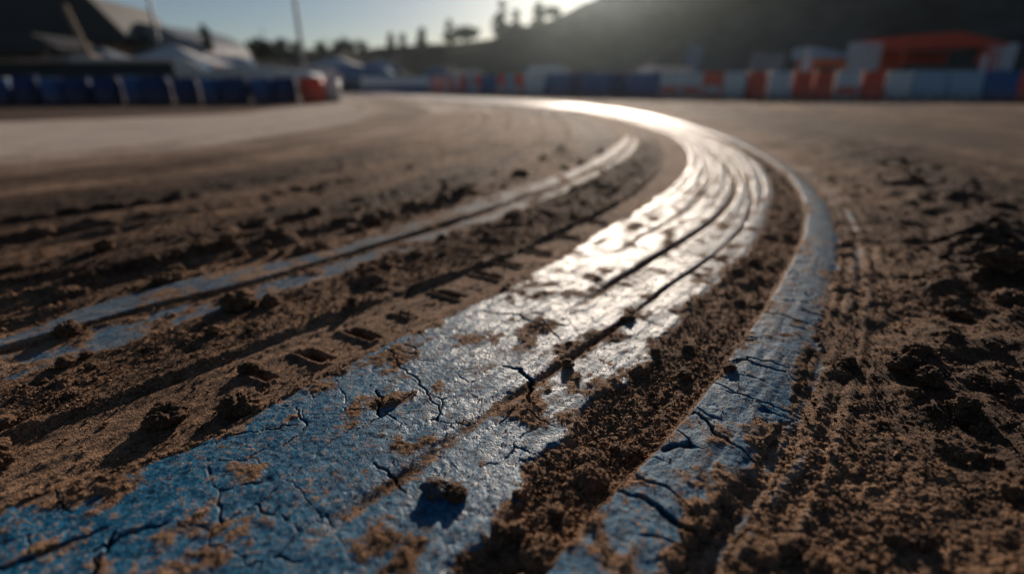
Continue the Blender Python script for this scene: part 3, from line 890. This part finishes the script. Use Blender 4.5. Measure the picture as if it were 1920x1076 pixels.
M_carw = simple('ivory_car_paint', (.60, .55, .48), .22, var=.06, dirt=.5)
M_carb = simple('blue_car_paint', (.03, .10, .25), .22, var=.1, dirt=.5)
M_carr = simple('red_car_paint', (.42, .03, .015), .22, var=.1, dirt=.5)
M_cars = simple('silver_car_paint', (.36, .38, .40), .25, metal=.5, var=.06, dirt=.4)
M_chrome = simple('chrome', (.75, .75, .75), .08, metal=1.0, var=.05)
M_redc = simple('red_canvas', (.55, .05, .02), .75, var=.2, scale=1.4)
M_orange = simple('orange_board', (.62, .12, .03), .55, var=.2, scale=1.6)

def barrel(name, mat, lidmat):
    t = empty(name)
    prof = [(.235, 0), (.262, .015), (.272, .05), (.277, .16), (.285, .185), (.285, .205), (.277, .23), (.279, .40), (.287, .42), (.287, .44), (.279, .465), (.272, .585), (.258, .625), (.238, .640)]
    MB().lathe(prof, 28).build('body', mat, t, True)
    MB().lathe([(.245, .628), (.268, .640), (.270, .662), (.255, .672), (.235, .666), (.05, .664)], 28).build('lid', lidmat, t, True)
    MB().lathe([(.034, .66), (.036, .684), (.026, .69)], 12, .13, .04).build('plug', M_black, t, True)
    return t
ORD = ['first', 'second', 'third', 'fourth', 'fifth', 'sixth', 'seventh', 'eighth', 'ninth', 'tenth', 'eleventh', 'twelfth', 'thirteenth', 'fourteenth', 'fifteenth', 'sixteenth', 'seventeenth', 'eighteenth', 'nineteenth', 'twentieth',
       'twenty-first', 'twenty-second', 'twenty-third', 'twenty-fourth', 'twenty-fifth', 'twenty-sixth', 'twenty-seventh', 'twenty-eighth', 'twenty-ninth', 'thirtieth', 'thirty-first', 'thirty-second', 'thirty-third', 'thirty-fourth']
bl = barrel('plastic_drum', M_dblue, M_dblue)
bp = barrel('plastic_drum', M_blue, M_pale)
first = {id(bl): True, id(bp): True}
for i in range(15):
    u = i / 14
    x, y = -5.35 - 7.9 * u, 13.0 - .75 * u
    src = bp if i in (1, 3, 6, 9, 11, 12) else bl
    if first.get(id(src)): o = src; first[id(src)] = False
    else: o = copy_tree(src)
    o.location = (x + rnd.uniform(-.03, .03), y + rnd.uniform(-.10, .10), 0); o.rotation_euler = (0, 0, rnd.uniform(0, 6)); k_ = rnd.uniform(.92, 1.06); o.scale = (k_, k_, rnd.uniform(.80, .88))
    tag(o, '%s blue drum left of the red end drum in the left row' % ORD[i], 'drum', 'blue drums of the left barrier row')
o = barrel('plastic_drum', M_red, M_red); o.location = (-4.74, 13.0, 0)
o.scale = (1, 1, .84); tag(o, 'red drum at the right end of the left barrier row', 'drum')
o = barrel('plastic_drum', M_white, M_white); o.location = (-4.55, 13.62, 0)
o.scale = (1, 1, .80); tag(o, 'white drum behind the red end drum of the left barrier row', 'drum')

# right row of water-filled barrier blocks
def block(L_, h, mat, stripe=None, stripe_at='low', capm=None):
    t = empty('barrier_block')
    hb = h
    prof = [(-.25, 0), (.25, 0), (.255, .09), (.235, .13), (.15, hb * .48), (.135, hb * .78), (.145, hb * .84), (.145, hb * .95), (.115, hb), (-.115, hb), (-.145, hb * .95), (-.145, hb * .84), (-.135, hb * .78), (-.15, hb * .48), (-.235, .13), (-.255, .09)]
    mb = MB()
    n = len(prof)
    V, F = [], []
    xs = [(-L_ / 2, .86), (-L_ / 2 + .03, 1), (L_ / 2 - .03, 1), (L_ / 2, .86)]
    for xx, kk in xs:
        for a_, z in prof: V.append((xx, a_ * kk, h / 2 + (z - h / 2) * (1 - (1 - kk) * .35)))
    for a_ in range(3):
        for b_ in range(n):
            c = (b_ + 1) % n
            F.append((a_ * n + b_, a_ * n + c, (a_ + 1) * n + c, (a_ + 1) * n + b_))
    F += [tuple(range(n)), tuple(3 * n + i for i in range(n))[::-1]]
    mb.add(V, F).build('body', mat, t)
    MB().lathe([(.055, h - .01), (.06, h + .02), (.045, h + .032)], 14).build('filler_cap', capm or M_black, t, True)
    for sx in (-1, 1):
        MB().box(sx * L_ * .24, -.262, .055, .12, .02, .07, .004).build('fork_slot', M_black, t)
    if stripe:
        z0, z1 = (.14, h * .47) if stripe_at == 'low' else (h * .50, h * .77)
        y0 = -(.235 + (.15 - .235) * (z0 - .13) / (h * .48 - .13)) if stripe_at == 'low' else -.15
        y1 = -.152 if stripe_at == 'low' else -.136
        e = .004
        w2 = L_ / 2 - .06
        V = [(-w2, y0 - e, z0), (w2, y0 - e, z0), (w2, y1 - e, z1), (-w2, y1 - e, z1), (-w2, y0 + .02, z0), (w2, y0 + .02, z0), (w2, y1 + .02, z1), (-w2, y1 + .02, z1)]
        MB().add(V, [(0, 1, 2, 3), (7, 6, 5, 4), (0, 4, 5, 1), (1, 5, 6, 2), (2, 6, 7, 3), (3, 7, 4, 0)]).build('stripe', stripe, t)
    return t
ROW = [(15.2, 14.05), (13.55, 14.45), (10.3, 15.0), (6.7, 15.95), (3.2, 18.2), (.4, 20.6), (-2.3, 24.0), (-5.4, 29.5)]
RW = np.array(ROW); RL = np.concatenate([[0], np.cumsum(np.linalg.norm(np.diff(RW, axis=0), axis=1))])
SEQ = [(.8, 'deep blue'), (.8, 'red'), (.78, 'mid blue'), (.82, 'pale blue'), (.82, 'pale blue'), (.62, 'white'), (.55, 'red'), (.62, 'white over red'), (.5, 'red'), (.5, 'red'), (.62, 'white'), (.5, 'red'), (.6, 'white'), (.55, 'red over white'), (.62, 'white over red'), (.62, 'white over red')]
SEQ += [(.52, 'mid blue'), (.52, 'mid blue'), (.5, 'deep blue'), (.52, 'mid blue'), (.5, 'mid blue'), (.52, 'deep blue'), (.5, 'mid blue'), (.5, 'mid blue'), (.9, 'white'), (.5, 'red over white'), (.5, 'pale blue'), (.5, 'red over white'), (.55, 'mid blue'), (.5, 'mid blue'), (.5, 'red over white'), (.5, 'pale blue'), (.5, 'red'), (.5, 'white over red'), (.5, 'red'), (.5, 'white'), (.5, 'red'), (.5, 'white over red'), (.5, 'red'), (.55, 'pale blue'), (.55, 'mid blue')]
SEQ += [(.8, 'grey'), (.8, 'grey'), (.8, 'white'), (.8, 'grey'), (.8, 'red'), (.8, 'grey'), (.8, 'mid blue'), (.8, 'grey')]
MATS = {'deep blue': (M_dblue, None), 'mid blue': (M_blue, None), 'pale blue': (M_pale, None), 'white': (M_white, None), 'red': (M_red, None), 'white over red': (M_white, M_red), 'red over white': (M_red, M_white), 'grey': (M_gcanvas, None)}
pos = 0.35; cnt = {}
proto = {}
for L_, kind in SEQ:
    s = pos + L_ / 2; pos += L_ + .03
    if s > RL[-1]: break
    i = int(np.clip(np.searchsorted(RL, s) - 1, 0, len(RW) - 2)); u = (s - RL[i]) / (RL[i + 1] - RL[i])
    p = RW[i] * (1 - u) + RW[i + 1] * u; d = RW[i + 1] - RW[i]
    key = (L_, kind)
    if key in proto: o = copy_tree(proto[key])
    else:
        m_, st_ = MATS[kind]
        o = proto[key] = block(L_, .74, m_, st_, 'low')
    o.location = (p[0], p[1], 0); o.rotation_euler = (0, 0, math.atan2(d[1], d[0]) + PI + rnd.uniform(-.04, .04))
    cnt[kind] = cnt.get(kind, 0) + 1
    word = {'white over red': 'white barrier block with red lower face', 'red over white': 'red barrier block with white lower face'}.get(kind, kind + ' plastic barrier block')
    tag(o, '%s %s from the right end of the row' % (ORD[cnt[kind] - 1], word), 'barrier', 'barrier blocks of the right row')

# vehicles
def vehicle(name, x, y, rz, mat, label, L_=4.2, h=1.5, van=False, group='vehicles parked in the paddock'):
    t = empty(name, (x, y, 0), rz); tag(t, label, name.replace('parked_', ''), group)
    l = L_ / 2
    if van:
        prof = [(-l, .35), (l, .35), (l, .75), (l - .25, h * .52), (l - .95, h * .95), (l - 1.3, h), (-l + .12, h), (-l, h - .12)]
        win = [((l - 1.75), .85), ]
    else:
        prof = [(-l, .32), (l, .32), (l + .02, .62), (l - .15, .78), (l - 1.15, .9), (l - 1.85, h * .97), (l - 2.2, h), (-l + 1.2, h), (-l + .85, h * .96), (-l + .1, .95), (-l - .02, .7)]
    W = .85
    mb = MB(); n = len(prof)
    V, F = [], []
    for yy, k in ((-W, .93), (-W + .08, 1), (W - .08, 1), (W, .93)):
        for a_, z in prof: V.append((a_ * (.985 if k < 1 else 1), yy * (1 - .12 * max(0, z - .9)), .32 + (z - .32) * (.985 if k < 1 else 1)))
    for a_ in range(3):
        for b_ in range(n):
            c = (b_ + 1) % n
            F.append((a_ * n + b_, a_ * n + c, (a_ + 1) * n + c, (a_ + 1) * n + b_))
    F += [tuple(range(n)), tuple(3 * n + i for i in range(n))[::-1]]
    mb.add(V, F).build('body', mat, t)
    for sx in (-1, 1):
        for sy in (-1, 1):
            w_ = MB().lathe([(.20, -.1), (.30, -.1), (.325, -.06), (.325, .06), (.30, .1), (.20, .1)], 22, 0, 0, 0, 'y').build('wheel', M_black, t, True)
            w_.location = (sx * (l - .8), sy * (W - .08), .325)
            MB().lathe([(.04, -.105), (.19, -.102), (.19, .102), (.04, .105)], 16, 0, 0, 0, 'y').build('rim', M_grey, w_, True)
    for sy in (-1, 1):
        if van: q_ = [(l - 1.75, h * .58), (l - .95, h * .58), (l - 1.25, h * .9), (l - 1.75, h * .9)]
        else: q_ = [(-l + .75, .95), (l - 1.35, .93), (l - 2.0, h * .93), (-l + 1.15, h * .93)]
        yy = sy * (W * (1 - .12 * .3) + .006)
        V = [(a_, yy * (1 - .10 * max(0, z - 1.0)), z) for a_, z in q_] + [(a_, yy * .94 * (1 - .10 * max(0, z - 1.0)), z) for a_, z in q_]
        MB().add(V, [(0, 1, 2, 3), (7, 6, 5, 4), (0, 4, 5, 1), (1, 5, 6, 2), (2, 6, 7, 3), (3, 7, 4, 0)]).build('side_window', M_glass, t)
    if van: a0, a1 = (l - .27, h * .55), (l - .92, h * .92)
    else: a0, a1 = (l - 1.17, .93), (l - 1.83, h * .95)
    ex = .02
    V = [(a0[0] + ex, -.68, a0[1] + ex), (a0[0] + ex, .68, a0[1] + ex), (a1[0] + ex, .62, a1[1] + ex), (a1[0] + ex, -.62, a1[1] + ex)]
    V += [(a - .06, b, c - .06) for a, b, c in V]
    MB().add(V, [(0, 1, 2, 3), (7, 6, 5, 4), (0, 4, 5, 1), (1, 5, 6, 2), (2, 6, 7, 3), (3, 7, 4, 0)]).build('windscreen', M_glass, t)
    for sy in (-1, 1):
        MB().box(l - .01, sy * .6, .64, .08, .26, .13, .02).build('headlight', M_chrome, t)
    return t

def gazebo(x, y, rz, w_, d_, eave, peak, mat, label, group='tents in the paddock', walls=None):
    t = empty('gazebo_tent', (x, y, 0), rz); tag(t, label, 'tent', group)
    n = 8
    V, F = [], []
    # sagging four sided roof
    for k in range(n + 1):
        u = k / n
        for (sx, sy) in ((-1, -1), (1, -1), (1, 1), (-1, 1)):
            r = 1 - u
            V.append((sx * w_ / 2 * r, sy * d_ / 2 * r, eave + (peak - eave) * (u ** 1.35)))
    for k in range(n):
        for i in range(4):
            j = (i + 1) % 4
            F.append((k * 4 + i, k * 4 + j, (k + 1) * 4 + j, (k + 1) * 4 + i))
    MB().add(V, F).build('canopy', mat, t)
    vl = MB()
    for (cx, cy, sx, sy) in ((0, -d_ / 2, w_, .02), (0, d_ / 2, w_, .02), (-w_ / 2, 0, .02, d_ - .03), (w_ / 2, 0, .02, d_ - .03)):
        vl.box(cx, cy, eave - .12, sx, sy, .24)
    vl.build('valance', mat, t)
    for sx in (-1, 1):
        for sy in (-1, 1):
            MB().tube((sx * (w_ / 2 - .06), sy * (d_ / 2 - .06), 0), (sx * (w_ / 2 - .06), sy * (d_ / 2 - .06), eave), .03).build('leg', M_grey, t)
    if walls:
        MB().box(0, d_ / 2 - .10, eave / 2 - .05, w_ - .2, .03, eave - .2).build('back_wall', walls, t)
    return t

def light_pole(x, y, h, label, lean=0):
    t = empty('light_pole', (x, y, 0)); tag(t, label, 'light pole', 'light poles along the paddock')
    MB().box(0, 0, .1, .5, .5, .2, .03).build('footing', M_grey, t)
    MB().tube((0, 0, .2), (0, 0, h), .16, .085, 14).build('pole', M_grey, t)
    MB().tube((-.8, 0, h), (.8, 0, h), .04).build('crossbar', M_grey, t)
    for sx in (-1, 1):
        l_ = MB().box(sx * .6, -.12, h - .15, .42, .22, .3, .03).build('floodlight', M_dark, t)
    return t
light_pole(-14.2, 38, 9.5, 'tall light pole nearest the middle of the sky')
light_pole(-25.6, 41, 10, 'light pole rising behind the grey arched tent')
light_pole(-33.2, 46, 10.5, 'faint light pole close to the dark roofed pit building')

# pit building, left
t = empty('pit_building', (-37.5, 43, 0), .12); tag(t, 'dark roofed pit building with beige walls at far left', 'building')
MB().box(0, 0, 1.55, 17, 6, 3.1).build('wall', M_beige, t)
for i in range(5):
    d = MB().box(-6.4 + i * 3.2, -3.02, 1.15, 2.3, .06, 2.2).build('garage_door', M_dark, t)
    MB().box(-6.4 + i * 3.2, -3.06, .55, .3, .03, .06).build('handle', M_grey, d)
MB().prism([(-9.6, 3.1), (9.6, 3.1), (10.3, 3.4), (8.2, 6.0), (-9.6, 6.9)], -4.6, 3.6).build('roof', M_roof, t)
MB().box(-.3, -4.62, 3.32, 18, .08, .36).build('fascia', M_roof, t)
for i in range(4):
    MB().tube((-7.8 + i * 5.1, -4.3, 0), (-7.8 + i * 5.1, -4.3, 3.2), .09).build('post', M_grey, t)
t = empty('terrace_roof', (-33.2, 34, 0), .1); tag(t, 'lower dark roof terrace in front of the pit building', 'shelter')
MB().prism([(-6, 2.2), (6.8, 2.2), (6.9, 2.35), (5.6, 3.1), (-6, 3.6)], -2.2, 2.2).build('roof', M_roof, t)
for sx in (-5.5, 0, 6):
    for sy in (-2, 2):
        MB().tube((sx, sy, 0), (sx, sy, 2.2), .07).build('post', M_beige, t)
MB().box(.4, 2.1, 1.0, 12, .08, 2.0).build('back_wall', M_beige, t)
t = empty('support_beam', (-15.6, 20.4, 0)); tag(t, 'pale leaning beam rising in front of the dark roofs', 'beam')
MB().tube((.55, 0, 0), (-.15, 0, 3.0), .10, .08, 12).build('shaft', M_beige, t)
MB().box(.58, 0, .04, .5, .4, .08, .01).build('base_plate', M_grey, t)
t = empty('pit_fence', (-13.2, 15.2, 0), -.05); tag(t, 'low black pit fence behind the left drums', 'fence')
for i in range(5): MB().tube((-4.4 + i * 2.1, .03, 0), (-4.4 + i * 2.1, .03, 1.0), .03).build('post', M_grey, t)
MB().box(-.2, 0, .52, 8.6, .02, .86).build('screen', M_black, t)
MB().tube((-4.5, 0, .99), (4.1, 0, .99), .03).build('top_rail', M_beige, t)

# arched grey marquee
t = empty('marquee', (-29.0, 47, 0), -.1); tag(t, 'large grey marquee with an arched roof behind the white tents', 'tent')
pr = [(-5.2 * math.cos(PI * i / 16), 2.5 + 2.3 * math.sin(PI * i / 16)) for i in range(17)][::-1]
MB().prism(pr, -4, 4).build('roof', M_gcanvas, t)
MB().box(0, 0, 1.24, 10.2, 7.8, 2.48).build('wall', M_gcanvas, t)
MB().box(0, -3.93, 1.1, 2.6, .06, 2.2).build('door', M_dark, t)

gazebo(-16.2, 27, .15, 4.6, 3.6, 1.28, 2.2, M_canvas, 'big white peaked tent behind the left drums', walls=M_beige)
gazebo(-21.8, 30, .0, 3.6, 3.2, 1.5, 2.25, M_gcanvas, 'grey peaked tent left of the big white tent', walls=M_beige)
gazebo(-11.2, 36, .0, 3.4, 3.0, 1.5, 2.1, M_canvas, 'white tent with red wall beneath the far left crest', walls=M_redc)
gazebo(-8.7, 37, .1, 2.6, 2.6, 1.45, 1.9, M_carb, 'small blue tent right of the tall light pole', walls=M_gcanvas)
vehicle('parked_van', -11.5, 19.4, .25, M_carw, 'ivory van parked behind the left drums', 2.9, 1.22, True)
vehicle('parked_car', -9.6, 19.6, 2.9, M_carw, 'cream car parked near the right end of the left drums', 2.9, 1.0)
vehicle('parked_car', -7.9, 19.2, .1, M_cars, 'silver car parked just left of the red end drum', 2.4, .95)
vehicle('parked_car', -17.6, 21.5, .1, M_carr, 'red car parked beneath the dark terrace roof', 2.9, 1.25)
vehicle('parked_car', -21.0, 22, .1, M_carb, 'blue car parked at the far left below the roof', 2.9, 1.2)
vehicle('parked_van', -7.6, 30, .1, M_carb, 'dark blue van parked beyond the gap in the barriers', 3.4, 1.3, True)
vehicle('parked_car', -10.4, 30, 3.0, M_cars, 'silver car parked beyond the gap, left of the dark blue van', 3.4, 1.1)
vehicle('parked_car', -12.8, 32, .2, M_carr, 'dark red car parked beyond the gap, leftmost there', 3.4, 1.1)
vehicle('parked_car', -4.6, 38, .2, M_carb, 'blue car parked at the foot of the hill', 3.6, 1.4)

gazebo(-19.0, 25, .1, 3.0, 2.6, 1.35, 1.75, M_beige, 'low beige tent under the pale leaning beam', walls=M_dark)
vehicle('parked_van', -14.2, 20.6, .1, M_carw, 'ivory van parked between the leaning beam and the big white tent', 3.0, 1.3, True)
vehicle('parked_car', -13.6, 25.5, 2.8, M_carr, 'red car parked right of the big white tent', 3.2, 1.2)
vehicle('parked_van', -16.6, 33, .2, M_cars, 'silver van standing behind the big white tent', 3.8, 1.9, True)
vehicle('parked_car', -2.0, 33, .2, M_carw, 'ivory car parked beyond the bend in the middle', 3.2, 1.2)
vehicle('parked_van', 1.8, 34, 3.0, M_cars, 'silver van parked beyond the bend below the hill', 3.2, 1.4, True)
# banner board, white above blue
t = empty('banner_board', (-5.2, 24.4, 0), .06); tag(t, 'long banner board, white above blue, beyond the bend', 'banner')
MB().box(0, 0, .52, 2.9, .05, .36).build('upper_panel', M_white, t)
MB().box(0, 0, .19, 2.9, .052, .28).build('lower_panel', M_blue, t)
for sx in (-1.3, 0, 1.3): MB().tube((sx, .06, 0), (sx, .06, .74), .025).build('post', M_grey, t)

# heap of pale sand and things behind the right barriers
def heap(x, y, a_, b_, h, label, seed):
    V, F = [], []
    n, mrows = 48, 20
    for j in range(mrows + 1):
        r = j / mrows
        for i in range(n):
            an = 2 * PI * i / n
            px, py = r * a_ * math.cos(an), r * b_ * math.sin(an)
            z = h * (math.cos(min(1, r) * PI) * .5 + .5) * (1 + .35 * mnoise.noise(Vector((px * .9 + seed, py * .9, 0)))) + .08 * mnoise.noise(Vector((px * 3, py * 3, seed))) * (1 - r)
            V.append((px, py, z - .02 * r))
    for j in range(mrows):
        for i in range(n):
            k_ = (i + 1) % n
            F.append((j * n + i, j * n + k_, (j + 1) * n + k_, (j + 1) * n + i))
    o = MB().add(V, F).build('soil_heap', M_ground, None, True)
    o.location = (x, y, 0); tag(o, label, 'soil heap')
    return o
heap(5.6, 23.5, 3.4, 1.6, 1.15, 'pale heap of soil behind the middle of the right barriers', 2)
vehicle('parked_van', 6.2, 21.2, .1, M_carw, 'white van behind the blue part of the right barriers', 2.4, 1.0, True)

def panel(x, y, w_, h, mat, label, rz=0, cat='banner', group='upright panels behind the right barriers'):
    t = empty('upright_panel', (x, y, 0), rz); tag(t, label, cat, group)
    MB().box(0, 0, h / 2 + .08, w_, .06, h - .1, .01).build('panel', mat, t)
    for sx in (-1, 1):
        MB().tube((sx * (w_ / 2 - .05), .07, 0), (sx * (w_ / 2 - .05), .07, h + .05), .025).build('post', M_grey, t)
        MB().box(sx * (w_ / 2 - .05), .1, .03, .08, .6, .05, .01).build('foot', M_grey, t)
    return t
panel(9.15, 20, 1.15, 1.42, M_gcanvas, 'grey panel, leftmost of the upright panels on the right')
panel(12.55, 20, 1.2, 1.75, M_canvas, 'white panel between the orange booth and the red canopy')
panel(17.4, 20, 1.1, 1.72, M_canvas, 'white panel farthest right past the red canopy')
panel(8.1, 25, .7, 1.9, M_carb, 'small blue panel standing above the soil heap')
# orange booth
t = empty('ticket_booth', (11.15, 20.2, 0), .05); tag(t, 'orange red booth with a pale sloping roof between two panels', 'booth')
MB().box(0, 0, .62, 1.2, .9, 1.24).build('wall', M_orange, t)
MB().box(0, -.46, .80, .8, .03, .36).build('hatch', M_dark, t)
MB().box(0, -.50, .58, .95, .2, .04).build('counter', M_pale, t)
MB().prism([(-.75, 1.25), (.75, 1.30), (.75, 1.36), (-.75, 1.62)], -.6, .6).build('roof', M_pale, t)
# white flag post beside it
t = empty('flag_banner', (10.15, 19.6, 0)); tag(t, 'narrow white feather flag left of the orange booth', 'flag')
MB().tube((0, 0, 0), (0, 0, 1.6), .02).build('pole', M_grey, t)
MB().prism([(.02, .5), (.34, .62), (.36, 1.3), (.2, 1.55), (.02, 1.6)], -.008, .008).build('cloth', M_white, t)
# red canopy
t = empty('race_canopy', (14.95, 20.3, 0), .04); tag(t, 'wide red canopy with a dark open front at the far right', 'canopy')
MB().prism([(-1.75, 1.50), (1.85, 1.62), (1.85, 1.70), (.1, 2.05), (-1.75, 1.92)], -1.2, 1.2).build('roof', M_redc, t)
MB().box(0, 1.1, .85, 3.5, .05, 1.35).build('back_wall', M_redc, t)
MB().box(-.3, -1.0, .62, 2.6, .5, .85, .03).build('counter', M_dark, t)
for sx in (-1.68, 1.72):
    for sy in (-1.1, 1.1): MB().tube((sx, sy, 0), (sx, sy, 1.55), .04).build('post', M_red, t)
pl = MB().box(1.2, -1.15, .85, .52, .04, 1.3).build('side_panel', M_redc, t)
MB().box(1.2, -1.18, .95, .20, .02, .8).build('stripe', M_white, pl)

# thin dust hanging over the track
m, nt, b = newmat('dust_haze')
nt.nodes.remove(b)
vs = nt.nodes.new('ShaderNodeVolumeScatter')
vs.inputs['Color'].default_value = (.80, .95, 1, 1); vs.inputs['Density'].default_value = .00024; vs.inputs['Anisotropy'].default_value = .86
nt.links.new(vs.outputs[0], [n for n in nt.nodes if n.type == 'OUTPUT_MATERIAL'][0].inputs['Volume'])
o = MB().box(0, 60, 18, 360, 170, 40).build('haze', m); tag(o, 'thin dusty haze lit by the low sun', kind='structure')

# ------------------------------------------------------------------ world, sun, camera
SUN_EL, SUN_AZ = math.radians(14), math.radians(9.5)       # azimuth to the right of straight ahead (+Y)
w = bpy.data.worlds.new('World'); scene.world = w; w.use_nodes = True
nt = w.node_tree
bg = nt.nodes['Background']
sky = nt.nodes.new('ShaderNodeTexSky'); sky.sky_type = 'NISHITA'; sky.sun_disc = False
sky.sun_elevation = SUN_EL; sky.sun_rotation = SUN_AZ
sky.altitude = 300; sky.air_density = .8; sky.dust_density = .5; sky.ozone_density = 1.8
nt.links.new(sky.outputs[0], bg.inputs[0]); bg.inputs[1].default_value = .05
ld = bpy.data.lights.new('sun', 'SUN'); ld.energy = 5.0; ld.angle = math.radians(.6); ld.color = (1.0, .85, .70)
lo = bpy.data.objects.new('sun', ld); C.objects.link(lo)
dirv = Vector((math.sin(SUN_AZ) * math.cos(SUN_EL), math.cos(SUN_AZ) * math.cos(SUN_EL), math.sin(SUN_EL)))
lo.rotation_euler = dirv.to_track_quat('Z', 'Y').to_euler(); lo.location = dirv * 50

cam = bpy.data.cameras.new('camera'); co = bpy.data.objects.new('camera', cam); C.objects.link(co)
co.location = (0, 0, .42)
PITCH = math.radians(21.6)
co.rotation_euler = (PI / 2 - PITCH, 0, 0)
cam.sensor_width = 36; cam.lens = 18
cam.clip_start = .01; cam.clip_end = 3000
cam.dof.use_dof = True; cam.dof.focus_distance = .70; cam.dof.aperture_fstop = 1.25
scene.camera = co
scene.render.engine = 'CYCLES'
scene.cycles.use_denoising = True
try: scene.cycles.denoiser = 'OPENIMAGEDENOISE'
except Exception: pass
scene.cycles.max_bounces = 5; scene.cycles.diffuse_bounces = 2; scene.cycles.glossy_bounces = 3
scene.cycles.sample_clamp_indirect = 6
scene.view_settings.view_transform = 'Standard'; scene.view_settings.look = 'None'
scene.view_settings.exposure = 0; scene.view_settings.gamma = 1
